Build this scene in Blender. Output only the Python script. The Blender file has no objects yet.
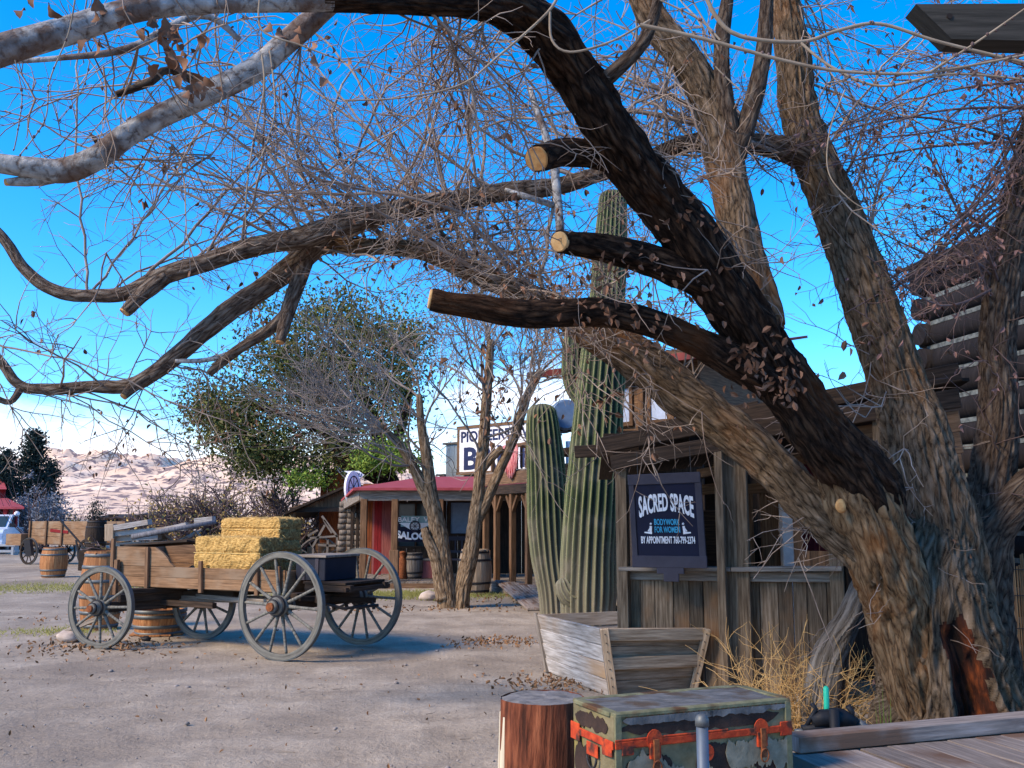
import bpy, math, random
from math import sin, cos, pi, radians as R, sqrt, atan, atan2
from mathutils import Vector as V, Matrix, noise
random.seed(7)
sc = bpy.context.scene
col = sc.collection
# ---------------------------------------------------------------- camera, sky, sun, exposure
FPX = 950.0; PITCH = atan((518-384)/FPX); EYE = 1.6
cam = bpy.data.cameras.new('camera'); camo = bpy.data.objects.new('camera', cam); col.objects.link(camo)
camo.location = (0, 0, EYE); camo.rotation_euler = (pi/2+PITCH, 0, 0)
cam.lens = FPX/1024*36; cam.sensor_width = 36; cam.clip_start = .05; cam.clip_end = 20000
sc.camera = camo
SUN_EL, SUN_AZ = R(38), R(240)      # azimuth clockwise from +Y: behind the camera, to the left
w = bpy.data.worlds.new('World'); sc.world = w; w.use_nodes = True
nt = w.node_tree; bg = nt.nodes['Background']; bg.inputs[1].default_value = .12
sky = nt.nodes.new('ShaderNodeTexSky'); sky.sky_type = 'NISHITA'; sky.sun_disc = False
sky.sun_elevation = SUN_EL; sky.sun_rotation = SUN_AZ; sky.air_density = 1.0; sky.dust_density = .6; sky.ozone_density = 2.5
hs = nt.nodes.new('ShaderNodeHueSaturation'); hs.inputs['Saturation'].default_value = 1.26; hs.inputs['Hue'].default_value = .500; hs.inputs['Value'].default_value = 1.85
tint = nt.nodes.new('ShaderNodeMix'); tint.data_type = 'RGBA'; tint.blend_type = 'MULTIPLY'; tint.inputs['Factor'].default_value = 1; tint.inputs['B'].default_value = (.66, .85, 1.06, 1)
nt.links.new(sky.outputs[0], tint.inputs['A']); nt.links.new(tint.outputs['Result'], hs.inputs['Color'])
# low bank of white cloud towards the mountains (by direction only)
tc = nt.nodes.new('ShaderNodeTexCoord'); mp = nt.nodes.new('ShaderNodeMapping'); mp.inputs['Scale'].default_value = (1, 1, 3.2)
nz = nt.nodes.new('ShaderNodeTexNoise'); nz.inputs['Scale'].default_value = 3.4; nz.inputs['Detail'].default_value = 7; nz.inputs['Roughness'].default_value = .55
nt.links.new(tc.outputs['Generated'], mp.inputs[0]); nt.links.new(mp.outputs[0], nz.inputs['Vector'])
sep = nt.nodes.new('ShaderNodeSeparateXYZ'); nt.links.new(tc.outputs['Generated'], sep.inputs[0])
mr = nt.nodes.new('ShaderNodeMapRange'); mr.inputs['From Min'].default_value = .0; mr.inputs['From Max'].default_value = .24
mr.inputs['To Min'].default_value = .34; mr.inputs['To Max'].default_value = -.30
nt.links.new(sep.outputs['Z'], mr.inputs['Value'])
ad = nt.nodes.new('ShaderNodeMath'); ad.operation = 'ADD'; nt.links.new(nz.outputs[0], ad.inputs[0]); nt.links.new(mr.outputs[0], ad.inputs[1])
rp = nt.nodes.new('ShaderNodeValToRGB'); rp.color_ramp.elements[0].position = .50; rp.color_ramp.elements[1].position = .72
nt.links.new(ad.outputs[0], rp.inputs[0])
mx = nt.nodes.new('ShaderNodeMix'); mx.data_type = 'RGBA'; mx.inputs['B'].default_value = (9.0, 9.4, 10.5, 1)
nt.links.new(rp.outputs[0], mx.inputs['Factor']); nt.links.new(hs.outputs[0], mx.inputs['A'])
nt.links.new(mx.outputs['Result'], bg.inputs[0])
sl = bpy.data.lights.new('sun', 'SUN'); sl.energy = 3.7; sl.angle = R(14); sl.color = (1, .77, .51)   # veiled low sun: very soft shadows
so = bpy.data.objects.new('sun', sl); col.objects.link(so)
sd = V((sin(SUN_AZ)*cos(SUN_EL), cos(SUN_AZ)*cos(SUN_EL), sin(SUN_EL)))
so.rotation_euler = (-sd).to_track_quat('-Z', 'Y').to_euler(); so.location = sd*200
sc.view_settings.view_transform = 'Standard'; sc.view_settings.look = 'None'; sc.view_settings.gamma = 1
sc.view_settings.use_curve_mapping = False
sc.view_settings.exposure = 0.6
sc.render.engine = 'CYCLES'
# ---------------------------------------------------------------- pixel helpers
def ray(px, py):
    u = (px-512)/FPX; v = (384-py)/FPX
    return V((u, cos(PITCH)-v*sin(PITCH), sin(PITCH)+v*cos(PITCH)))
def P(px, py, d): r = ray(px, py); t = d/r.y; return V((r.x*t, d, EYE+r.z*t))
def G(px, py, z=0): r = ray(px, py); t = (z-EYE)/r.z; return V((r.x*t, r.y*t, z))
# ---------------------------------------------------------------- materials
def mk(name, c1, c2, c3=None, sc_=6, st=(1, 1, 1), co='Object', rough=.9, bump=.3, isl=.0, metal=0, f=(.3, .7), bd=.02, stain=None, stain_sc=.8, stain_f=(.5, .62), det=8, spec=.25, wave=None):
    m = bpy.data.materials.new(name); m.use_nodes = True; n = m.node_tree.nodes; l = m.node_tree.links
    b = n['Principled BSDF']; b.inputs['Roughness'].default_value = rough; b.inputs['Metallic'].default_value = metal
    b.inputs['Specular IOR Level'].default_value = spec
    t = n.new('ShaderNodeTexCoord'); mp = n.new('ShaderNodeMapping'); mp.inputs['Scale'].default_value = st
    l.new(t.outputs[co], mp.inputs[0])
    nz = n.new('ShaderNodeTexNoise'); nz.inputs['Scale'].default_value = sc_; nz.inputs['Detail'].default_value = det; nz.inputs['Roughness'].default_value = .62
    l.new(mp.outputs[0], nz.inputs['Vector'])
    r = n.new('ShaderNodeValToRGB'); e = r.color_ramp.elements
    e[0].position = f[0]; e[0].color = (*c1, 1); e[1].position = f[1]; e[1].color = (*c2, 1)
    if c3: x = e.new((f[0]+f[1])/2); x.color = (*c3, 1)
    l.new(nz.outputs[0], r.inputs[0]); out = r.outputs[0]
    if stain:
        n2 = n.new('ShaderNodeTexNoise'); n2.inputs['Scale'].default_value = stain_sc; n2.inputs['Detail'].default_value = 6
        l.new(t.outputs[co], n2.inputs['Vector'])
        r2 = n.new('ShaderNodeValToRGB'); r2.color_ramp.elements[0].position = stain_f[0]; r2.color_ramp.elements[1].position = stain_f[1]
        l.new(n2.outputs[0], r2.inputs[0]); mx = n.new('ShaderNodeMix'); mx.data_type = 'RGBA'; mx.inputs['B'].default_value = (*stain, 1)
        l.new(r2.outputs[0], mx.inputs['Factor']); l.new(out, mx.inputs['A']); out = mx.outputs['Result']
    if isl:
        g = n.new('ShaderNodeNewGeometry'); mrr = n.new('ShaderNodeMapRange'); mrr.inputs['To Min'].default_value = 1-isl; mrr.inputs['To Max'].default_value = 1+isl
        l.new(g.outputs['Random Per Island'], mrr.inputs['Value'])
        vm = n.new('ShaderNodeVectorMath'); vm.operation = 'SCALE'; l.new(out, vm.inputs[0]); l.new(mrr.outputs[0], vm.inputs['Scale']); out = vm.outputs[0]
    l.new(out, b.inputs['Base Color'])
    if bump:
        bp = n.new('ShaderNodeBump'); bp.inputs['Strength'].default_value = bump; bp.inputs['Distance'].default_value = bd
        l.new(nz.outputs[0], bp.inputs['Height']); l.new(bp.outputs[0], b.inputs['Normal'])
    return m
WS = (1.1, 16, 1)   # grain: u runs along the board
def wood(name, c1, c2, c3=None, isl=.3, stain=None, bump=.5, rough=.88, **k): return mk(name, c1, c2, c3, sc_=2.6, st=WS, co='UV', isl=isl, stain=stain, bump=bump, rough=rough, f=k.pop('f', (.32, .68)), bd=.006, **k)
def flat(name, c, rough=.7, metal=0, var=.15, sc_=8, bump=.1): return mk(name, tuple(x*(1-var) for x in c), tuple(min(1, x*(1+var)) for x in c), sc_=sc_, rough=rough, metal=metal, bump=bump, bd=.004)
M = {}
M['dirt'] = mk('dirt', (.25, .205, .158), (.45, .38, .30), (.345, .288, .225), sc_=1.6, rough=1, bump=1.0, bd=.05, det=15, stain=(.25, .205, .16), stain_sc=.35, stain_f=(.48, .66), spec=.05)
def add_grain(m, sc_, lo, hi, bump, dist):
    n = m.node_tree.nodes; l = m.node_tree.links; b = n['Principled BSDF']; t = n.new('ShaderNodeTexCoord'); z = n.new('ShaderNodeTexNoise'); z.inputs['Scale'].default_value = sc_; z.inputs['Detail'].default_value = 4; z.inputs['Roughness'].default_value = .7; l.new(t.outputs['Object'], z.inputs['Vector'])
    mr_ = n.new('ShaderNodeMapRange'); mr_.inputs['From Min'].default_value = .3; mr_.inputs['From Max'].default_value = .7; mr_.inputs['To Min'].default_value = lo; mr_.inputs['To Max'].default_value = hi; l.new(z.outputs[0], mr_.inputs['Value'])
    src = b.inputs['Base Color'].links[0].from_socket; vm = n.new('ShaderNodeVectorMath'); vm.operation = 'SCALE'; l.new(src, vm.inputs[0]); l.new(mr_.outputs[0], vm.inputs['Scale']); l.new(vm.outputs[0], b.inputs['Base Color'])
    bp = n.new('ShaderNodeBump'); bp.inputs['Strength'].default_value = bump; bp.inputs['Distance'].default_value = dist; l.new(z.outputs[0], bp.inputs['Height'])
    if b.inputs['Normal'].links: l.new(b.inputs['Normal'].links[0].from_socket, bp.inputs['Normal'])
    l.new(bp.outputs[0], b.inputs['Normal'])
add_grain(M['dirt'], 26, .84, 1.13, .7, .02); add_grain(M['dirt'], 110, .85, 1.12, .5, .006)
M['hill'] = mk('hill_scrub', (.66, .44, .30), (.90, .70, .52), sc_=.02, rough=1, bump=.7, bd=8, stain=(.24, .18, .17), stain_sc=.05, stain_f=(.52, .58), spec=0)
M['ridge'] = mk('ridge_earth', (.25, .2, .16), (.35, .28, .22), sc_=.05, rough=1, bump=0)
M['grass'] = mk('dry_grass', (.16, .17, .04), (.30, .28, .09), sc_=3, bump=0)
M['litter'] = mk('leaf_litter', (.16, .075, .035), (.34, .19, .09), sc_=5, bump=0, isl=.35)
M['pebble'] = mk('pebble', (.17, .145, .13), (.34, .30, .27), sc_=5, bump=.2, isl=.3)
M['rock'] = mk('rock', (.36, .28, .22), (.52, .43, .36), sc_=9, bump=.4)
M['grey_wood'] = wood('weathered_grey_wood', (.075, .060, .046), (.27, .23, .19), (.165, .138, .112))
M['light_wood'] = wood('bleached_wood', (.15, .13, .11), (.46, .43, .40), (.31, .28, .25), stain=(.30, .19, .10), stain_f=(.52, .75))
M['fence_wood'] = wood('fence_boards', (.045, .030, .018), (.22, .165, .115), (.125, .088, .056), isl=.45, stain=(.23, .11, .045), stain_sc=1.6, stain_f=(.52, .72))
M['brown_wood'] = wood('brown_boards', (.075, .042, .024), (.23, .135, .075), (.145, .082, .045), isl=.25)
M['wagon_wood'] = wood('wagon_boards', (.10, .055, .030), (.30, .18, .10), (.20, .115, .06), isl=.2, stain=(.25, .18, .12), stain_sc=2.2, stain_f=(.5, .72))
M['dark_wood'] = wood('dark_timber', (.012, .008, .006), (.062, .040, .027), (.030, .020, .014))
M['orange_wood'] = wood('orange_varnished_boards', (.10, .022, .007), (.32, .085, .02), (.19, .05, .014))
M['post_wood'] = wood('post_wood', (.055, .028, .014), (.20, .11, .058), (.12, .065, .033))
M['deck'] = wood('deck_boards', (.12, .10, .09), (.30, .25, .22), (.20, .165, .14), isl=.3, stain=(.12, .07, .045), stain_sc=1.5)
M['wheel_wood'] = wood('wheel_wood', (.07, .065, .055), (.24, .235, .20), (.15, .145, .125), isl=.15)
M['red_wall'] = wood('red_painted_boards', (.11, .006, .008), (.27, .02, .022), (.19, .012, .014), isl=.15)
M['pink_wall'] = wood('faded_red_boards', (.17, .05, .045), (.34, .11, .10), isl=.15)
M['red_roof'] = mk('red_roofing', (.23, .035, .045), (.37, .075, .085), sc_=4, bump=.2, st=(1, 4, 1))
M['iron'] = flat('dark_iron', (.035, .033, .034), .6, .4)
M['rust'] = mk('rusty_iron', (.08, .025, .012), (.30, .10, .035), sc_=30, rough=.9, bump=.3)
M['hoop'] = flat('steel_hoop', (.13, .14, .14), .55, .5)
M['navy'] = flat('navy_paint', (.003, .004, .022), .6)
M['frame_paint'] = flat('violet_grey_paint', (.048, .045, .060), .8)
M['white_paint'] = flat('white_paint', (.78, .78, .80), .6)
M['teal_paint'] = flat('teal_letters', (.05, .38, .60), .6)
M['black_paint'] = flat('dark_blue_letters', (.02, .03, .09), .6)
M['black'] = flat('black_rubber', (.012, .013, .016), .6)
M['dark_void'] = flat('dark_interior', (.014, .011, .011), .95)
M['maroon'] = wood('maroon_boards', (.06, .006, .010), (.15, .022, .028), isl=.2)
M['grey_metal'] = mk('galvanised_sheet', (.26, .32, .37), (.45, .52, .57), sc_=5, st=(8, 8, .6), bump=.1, rough=.5, metal=.3)
M['blue_metal'] = flat('blue_grey_tank', (.16, .24, .36), .45, .3)
M['pane'] = flat('window_glass', (.35, .45, .60), .08, 0, .1)
M['dark_pane'] = flat('dark_glass', (.03, .05, .06), .08, 0, .1)
M['blue_pane'] = flat('pale_blue_pane', (.50, .58, .74), .9)
M['log'] = wood('dark_shaded_logs', (.004, .0035, .004), (.022, .018, .017), (.010, .008, .009), isl=.3, bump=1)  # stained logs, with the wall's shade put into the colour as well
M['chink'] = mk('shaded_log_chinking', (.035, .042, .045), (.15, .17, .17), sc_=14, bump=.5, f=(.35, .6))  # chinking darkened too, to carry the same wall shade
M['cloth'] = mk('red_pink_cloth', (.45, .02, .05), (.85, .45, .42), sc_=9, st=(6, 6, .7), bump=.2, f=(.42, .56))
M['car_paint'] = flat('pale_silver_paint', (.62, .68, .76), .3, .1, .05)
M['car_blue'] = flat('deep_blue_plastic', (.02, .05, .22), .4)
M['canvas'] = mk('peeling_canvas', (.12, .10, .05), (.23, .195, .11), sc_=12, bump=.4, stain=(.25, .20, .05), stain_sc=2.5)
M['trunk_dark'] = mk('bare_trunk_board', (.018, .012, .010), (.06, .035, .025), sc_=10, bump=.5)
M['trunk_red'] = mk('orange_red_strapping', (.30, .026, .010), (.56, .075, .02), sc_=18, bump=.4, stain=(.08, .03, .02), stain_sc=14, stain_f=(.5, .62))
M['trunk_top'] = mk('slate_trunk_top', (.055, .056, .056), (.19, .185, .175), sc_=9, st=(1, 3, 1), bump=.6, stain=(.085, .06, .04), stain_sc=5)
M['pipe'] = flat('blue_grey_pipe', (.10, .125, .16), .55, .4)
M['green_plastic'] = flat('green_plastic', (.02, .42, .25), .4)
M['reed'] = mk('reed_cane', (.16, .07, .03), (.42, .24, .11), sc_=3, st=(20, 20, 1), bump=.3, isl=.3)
M['terracotta'] = flat('rust_red_roof_tiles', (.20, .045, .04), .8)
M['conc'] = flat('grey_plank_step', (.34, .36, .38), .9)
def bark(name, cs, us=9, vs=2.2, bump=1.0, stain=None, stain_sc=1.2, sf=(.55, .7)):
    m = bpy.data.materials.new(name); m.use_nodes = True; n = m.node_tree.nodes; l = m.node_tree.links; b = n['Principled BSDF']
    b.inputs['Roughness'].default_value = .95; b.inputs['Specular IOR Level'].default_value = .1
    t = n.new('ShaderNodeTexCoord'); mp = n.new('ShaderNodeMapping'); mp.inputs['Scale'].default_value = (us, vs, 1); l.new(t.outputs['UV'], mp.inputs[0])
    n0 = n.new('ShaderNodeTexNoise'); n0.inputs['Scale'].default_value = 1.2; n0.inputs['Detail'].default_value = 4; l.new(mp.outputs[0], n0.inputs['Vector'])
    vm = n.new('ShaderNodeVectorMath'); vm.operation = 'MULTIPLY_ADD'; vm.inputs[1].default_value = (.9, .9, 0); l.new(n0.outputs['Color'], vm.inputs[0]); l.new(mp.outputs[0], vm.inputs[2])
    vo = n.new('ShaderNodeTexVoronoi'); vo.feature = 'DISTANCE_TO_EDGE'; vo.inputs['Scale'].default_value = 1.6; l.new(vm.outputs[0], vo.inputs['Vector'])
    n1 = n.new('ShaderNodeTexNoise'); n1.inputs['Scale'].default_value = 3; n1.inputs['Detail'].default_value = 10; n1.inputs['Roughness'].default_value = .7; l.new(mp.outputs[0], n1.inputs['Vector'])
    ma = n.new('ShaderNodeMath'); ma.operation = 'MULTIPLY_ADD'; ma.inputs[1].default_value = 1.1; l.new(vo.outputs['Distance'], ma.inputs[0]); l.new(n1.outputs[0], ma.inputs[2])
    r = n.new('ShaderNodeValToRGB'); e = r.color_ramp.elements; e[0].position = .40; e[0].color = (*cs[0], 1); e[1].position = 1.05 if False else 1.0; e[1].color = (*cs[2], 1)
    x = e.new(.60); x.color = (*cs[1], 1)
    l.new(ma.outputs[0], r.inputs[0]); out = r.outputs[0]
    if stain:
        n2 = n.new('ShaderNodeTexNoise'); n2.inputs['Scale'].default_value = stain_sc; n2.inputs['Detail'].default_value = 6; l.new(t.outputs['Object'], n2.inputs['Vector'])
        r2 = n.new('ShaderNodeValToRGB'); r2.color_ramp.elements[0].position = sf[0]; r2.color_ramp.elements[1].position = sf[1]; l.new(n2.outputs[0], r2.inputs[0])
        mx = n.new('ShaderNodeMix'); mx.data_type = 'RGBA'; mx.blend_type = 'MIX'; mx.inputs['B'].default_value = (*stain, 1); l.new(out, mx.inputs['A'])
        mm = n.new('ShaderNodeMath'); mm.operation = 'MULTIPLY'; mm.inputs[1].default_value = .75; l.new(r2.outputs[0], mm.inputs[0]); l.new(mm.outputs[0], mx.inputs['Factor']); out = mx.outputs['Result']
    l.new(out, b.inputs['Base Color'])
    bp = n.new('ShaderNodeBump'); bp.inputs['Strength'].default_value = bump; bp.inputs['Distance'].default_value = .045; l.new(ma.outputs[0], bp.inputs['Height']); l.new(bp.outputs[0], b.inputs['Normal'])
    return m
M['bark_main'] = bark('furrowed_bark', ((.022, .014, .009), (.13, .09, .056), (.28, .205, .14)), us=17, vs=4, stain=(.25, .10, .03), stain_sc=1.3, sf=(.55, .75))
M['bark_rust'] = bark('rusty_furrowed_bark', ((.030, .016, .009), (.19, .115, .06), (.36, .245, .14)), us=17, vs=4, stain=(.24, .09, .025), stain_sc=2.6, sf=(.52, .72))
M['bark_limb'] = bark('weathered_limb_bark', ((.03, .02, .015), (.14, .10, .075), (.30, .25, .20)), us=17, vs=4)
M['bark_dark'] = bark('dark_shaded_bark', ((.003, .002, .001), (.026, .015, .010), (.11, .064, .038)), us=17, vs=4, stain=(.10, .04, .015), stain_sc=1.6, sf=(.55, .75))  # on the leaning leader, backlit shade is put into this near-black tone
M['bark_grey'] = bark('shaded_grey_brown_bark', ((.018, .012, .009), (.085, .060, .044), (.20, .155, .115)), us=17, vs=4)  # darkened: tree shade on the right-hand stems is put into the colour
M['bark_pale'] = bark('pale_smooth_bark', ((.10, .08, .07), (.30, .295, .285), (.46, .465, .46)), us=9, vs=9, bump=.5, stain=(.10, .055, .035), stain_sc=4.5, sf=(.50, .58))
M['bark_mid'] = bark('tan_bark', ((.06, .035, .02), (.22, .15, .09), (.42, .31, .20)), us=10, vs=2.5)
M['cut'] = mk('sawn_end', (.30, .11, .03), (.62, .36, .14), sc_=14, bump=.3)
M['cut_fresh'] = mk('sawn_end_pale', (.32, .17, .06), (.66, .45, .22), sc_=9, bump=.3)
M['hollow'] = mk('rotten_heartwood', (.008, .003, .002), (.26, .06, .012), (.06, .015, .005), sc_=9, st=(1, 1, .3), bump=1.0, f=(.42, .68), bd=.05)
M['twig'] = mk('twig_bark', (.10, .065, .05), (.42, .34, .28), sc_=3, bump=0)
M['twig_dark'] = mk('dark_twig_bark', (.07, .045, .045), (.17, .12, .11), sc_=3, bump=0)
M['twig_tan'] = mk('tan_twig_bark', (.16, .12, .085), (.34, .28, .21), sc_=9, bump=0)
M['twig_far'] = mk('grey_twigs', (.12, .095, .08), (.30, .26, .23), sc_=1, bump=0)
M['twig_pale'] = mk('pale_twig_bark', (.34, .29, .23), (.55, .48, .40), sc_=5, bump=0)
M['leaf_brown'] = mk('dead_leaf', (.09, .04, .022), (.26, .14, .085), sc_=7, bump=.1, isl=.4)
M['leaf_mauve'] = mk('dry_mauve_leaf', (.10, .06, .06), (.24, .14, .12), sc_=7, bump=0, isl=.4)
M['leaf_green'] = mk('evergreen_leaf', (.05, .062, .014), (.18, .19, .05), sc_=.7, bump=0, isl=.35)
M['leaf_bright'] = mk('bright_green_leaf', (.10, .17, .02), (.22, .30, .05), sc_=1, bump=0, isl=.35)
M['leaf_conifer'] = mk('conifer_needles', (.010, .022, .022), (.03, .05, .04), sc_=1, bump=0, isl=.35)
M['leaf_grey'] = mk('grey_brush', (.13, .15, .18), (.24, .26, .30), sc_=1, bump=0, isl=.3)
M['leaf_ochre'] = mk('ochre_brush_leaf', (.30, .20, .06), (.50, .36, .13), sc_=1, bump=0, isl=.3)
M['twig_gold'] = mk('straw_stem', (.38, .22, .08), (.62, .42, .18), sc_=4, bump=0)
def cactus_mat():
    m = bpy.data.materials.new('saguaro_skin'); m.use_nodes = True; n = m.node_tree.nodes; l = m.node_tree.links; b = n['Principled BSDF']; b.inputs['Roughness'].default_value = .75
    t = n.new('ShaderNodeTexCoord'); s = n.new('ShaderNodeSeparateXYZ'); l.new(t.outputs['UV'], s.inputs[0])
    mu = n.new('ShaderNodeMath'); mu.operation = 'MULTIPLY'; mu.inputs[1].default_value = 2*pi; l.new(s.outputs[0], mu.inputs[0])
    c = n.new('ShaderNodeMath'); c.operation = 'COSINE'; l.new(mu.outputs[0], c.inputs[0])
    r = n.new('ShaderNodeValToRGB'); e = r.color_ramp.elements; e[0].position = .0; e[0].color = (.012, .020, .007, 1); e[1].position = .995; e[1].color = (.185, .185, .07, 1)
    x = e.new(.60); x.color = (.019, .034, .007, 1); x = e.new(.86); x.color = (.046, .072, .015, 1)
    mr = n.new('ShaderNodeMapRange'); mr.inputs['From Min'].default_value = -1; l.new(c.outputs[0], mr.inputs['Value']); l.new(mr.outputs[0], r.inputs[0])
    nz = n.new('ShaderNodeTexNoise'); nz.inputs['Scale'].default_value = 2.2; nz.inputs['Detail'].default_value = 8; l.new(t.outputs['Object'], nz.inputs['Vector'])
    r2 = n.new('ShaderNodeValToRGB'); r2.color_ramp.elements[0].position = .52; r2.color_ramp.elements[1].position = .66; l.new(nz.outputs[0], r2.inputs[0])
    # woody base: corky grey near the foot
    s3 = n.new('ShaderNodeSeparateXYZ'); l.new(t.outputs['Object'], s3.inputs[0]); m3 = n.new('ShaderNodeMapRange'); m3.inputs['From Min'].default_value = 1.9; m3.inputs['From Max'].default_value = .1; l.new(s3.outputs['Z'], m3.inputs['Value'])
    a3 = n.new('ShaderNodeMath'); a3.operation = 'MULTIPLY_ADD'; a3.inputs[1].default_value = .45; a3.use_clamp = True; l.new(r2.outputs[0], a3.inputs[0]); m4 = n.new('ShaderNodeMath'); m4.operation = 'MULTIPLY'; m4.inputs[1].default_value = .8; l.new(m3.outputs[0], m4.inputs[0]); l.new(m4.outputs[0], a3.inputs[2])
    mx = n.new('ShaderNodeMix'); mx.data_type = 'RGBA'; mx.inputs['B'].default_value = (.19, .165, .115, 1); l.new(a3.outputs[0], mx.inputs['Factor']); l.new(r.outputs[0], mx.inputs['A'])
    l.new(mx.outputs['Result'], b.inputs['Base Color'])
    bp = n.new('ShaderNodeBump'); bp.inputs['Strength'].default_value = .3; bp.inputs['Distance'].default_value = .02; n5 = n.new('ShaderNodeTexNoise'); n5.inputs['Scale'].default_value = 30; l.new(t.outputs['Object'], n5.inputs['Vector']); l.new(n5.outputs[0], bp.inputs['Height']); l.new(bp.outputs[0], b.inputs['Normal'])
    return m
M['cactus'] = cactus_mat()
M['straw'] = mk('straw_bale', (.15, .08, .02), (.78, .52, .19), (.46, .28, .085), sc_=26, st=(.7, 3, 3), bump=1.0, bd=.014, det=12, rough=.95)
M['straw_end'] = mk('straw_cut_end', (.10, .06, .02), (.50, .34, .13), (.27, .17, .06), sc_=32, bump=1.0, bd=.03, rough=.95)
M['straw_wisp'] = mk('loose_straw', (.48, .33, .10), (.80, .60, .26), sc_=5, bump=0, isl=.3)
M['stump_bark'] = mk('red_stripped_wood', (.045, .014, .007), (.30, .10, .045), (.16, .045, .02), sc_=3, st=(9, 1.0, 1), co='UV', bump=1.0, bd=.03, f=(.36, .66))
M['stump_top'] = mk('grey_stump_top', (.09, .085, .08), (.27, .25, .23), sc_=14, bump=.8)
M['pale_strip'] = wood('pale_sapwood', (.30, .25, .17), (.55, .48, .35))
# ---------------------------------------------------------------- object helpers
def org(o):
    p = V((0, 0, 0))
    while o: p += o.location; o = o.parent
    return p
def tag(o, label=None, cat=None, group=None, kind=None):
    if label: o['label'] = label
    if cat: o['category'] = cat
    if group: o['group'] = group
    if kind: o['kind'] = kind
    return o
def thing(name, label, cat, loc=(0, 0, 0), group=None):
    o = bpy.data.objects.new(name, None); col.objects.link(o); o.location = loc; o.empty_display_size = .2
    return tag(o, label, cat, group)
EACH = {'stake', 'corner_strip', 'corner_batten', 'cleat', 'rafter', 'axle', 'loose_board', 'support_leg', 'edge_binding', 'support_post', 'hanger', 'header_beam', 'board', 'poles', 'door_frame', 'corner_brace', 'toolbox_strap', 'side_wall', 'loose_stick', 'bracket', 'reach_pole', 'under_beam', 'end_board', 'eave_board', 'end_wall', 'frame', 'sash', 'brake_lever', 'ladder_frame', 'counter', 'parapet_cap', 'twine'}
class MB:
    def __init__(s): s.v = []; s.f = []; s.uv = []; s.sm = []
    def quad(s, pts, uv=None, smooth=False):
        i = len(s.v); s.v += [tuple(p) for p in pts]; s.f.append(tuple(range(i, i+len(pts))))
        s.uv += uv if uv else [(p[0], p[1]) for p in pts]; s.sm.append(smooth); return s
    def beam(s, p0, p1, wd, th, up=(0, 0, 1), taper=1.0):
        """board from p0 to p1; th along 'up', wd across it."""
        p0 = V(p0); p1 = V(p1); d = p1-p0; L = d.length; d.normalize(); up = V(up)
        a = d.cross(up)
        if a.length < 1e-4: a = d.cross(V((0, 1, 0)))
        a.normalize(); b = a.cross(d); b.normalize()
        a1 = a*wd/2; b1 = b*th/2; k = taper
        c = [p0-a1-b1, p0+a1-b1, p0+a1+b1, p0-a1+b1, p1-a1*k-b1*k, p1+a1*k-b1*k, p1+a1*k+b1*k, p1-a1*k+b1*k]
        i = len(s.v); s.v += [tuple(x) for x in c]; u0 = random.random()*40; v0 = random.random()*40
        for q, (wv, off) in (((0, 1, 5, 4), (wd, 0)), ((1, 2, 6, 5), (th, wd)), ((2, 3, 7, 6), (wd, wd+th)), ((3, 0, 4, 7), (th, 2*wd+th))):
            s.f.append(tuple(i+x for x in q)); s.sm.append(False)
            s.uv += [(u0, v0+off), (u0, v0+off+wv), (u0+L, v0+off+wv), (u0+L, v0+off)]
        for q in ((3, 2, 1, 0), (4, 5, 6, 7)):
            s.f.append(tuple(i+x for x in q)); s.sm.append(False); s.uv += [(u0, v0), (u0, v0+wd), (u0+.05, v0+wd), (u0+.05, v0)]
        return s
    def box(s, c, sz):
        c = V(c); x, y, z = sz
        if z >= x and z >= y: s.beam(c-V((0, 0, z/2)), c+V((0, 0, z/2)), x, y, (0, 1, 0))
        elif x >= y: s.beam(c-V((x/2, 0, 0)), c+V((x/2, 0, 0)), y, z)
        else: s.beam(c-V((0, y/2, 0)), c+V((0, y/2, 0)), x, z)
        return s
    def tube(s, pts, rad, n=8, cap=True, fn=None, uvn=None, cape=True):
        pts = [V(p) for p in pts]; m = len(pts); L = 0; i0 = len(s.v); ref = None; u0 = random.random()*20; Ls = []
        for j, p in enumerate(pts):
            d = (pts[min(j+1, m-1)]-pts[max(j-1, 0)]).normalized()
            if ref is None:
                ref = d.cross(V((0, 1, 0)) if abs(d.y) < .9 else V((1, 0, 0))).normalized()
            ref = (ref-d*ref.dot(d)).normalized(); bi = d.cross(ref)
            if j: L += (p-pts[j-1]).length
            Ls.append(L); r = rad[j] if hasattr(rad, '__len__') else rad
            for k in range(n):
                a = 2*pi*k/n; rr = r*(fn(a, L, p) if fn else 1)
                s.v.append(tuple(p+(ref*cos(a)+bi*sin(a))*rr))
        for j in range(m-1):
            rj = rad[j] if hasattr(rad, '__len__') else rad
            for k in range(n):
                k2 = (k+1) % n; s.f.append((i0+j*n+k, i0+j*n+k2, i0+(j+1)*n+k2, i0+(j+1)*n+k)); s.sm.append(True)
                ua, ub = (k/n*uvn, (k+1)/n*uvn) if uvn else (u0+k/n*2*pi*rj, u0+(k+1)/n*2*pi*rj)
                s.uv += [(ua, Ls[j]), (ub, Ls[j]), (ub, Ls[j+1]), (ua, Ls[j+1])]
        if cap:
            if cape: s.f.append(tuple(i0+(m-1)*n+k for k in range(n))); s.sm.append(False); s.uv += [(cos(2*pi*k/n)*.1, sin(2*pi*k/n)*.1) for k in range(n)]
            s.f.append(tuple(i0+k for k in reversed(range(n)))); s.sm.append(False); s.uv += [(cos(2*pi*k/n)*.1, sin(2*pi*k/n)*.1) for k in range(n)]
        return s
    def lathe(s, c, prof, n=24, capb=True, capt=True):
        return s.tube([V(c)+V((0, 0, z)) for r, z in prof], [r for r, z in prof], n, cap=capb or capt)
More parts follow.
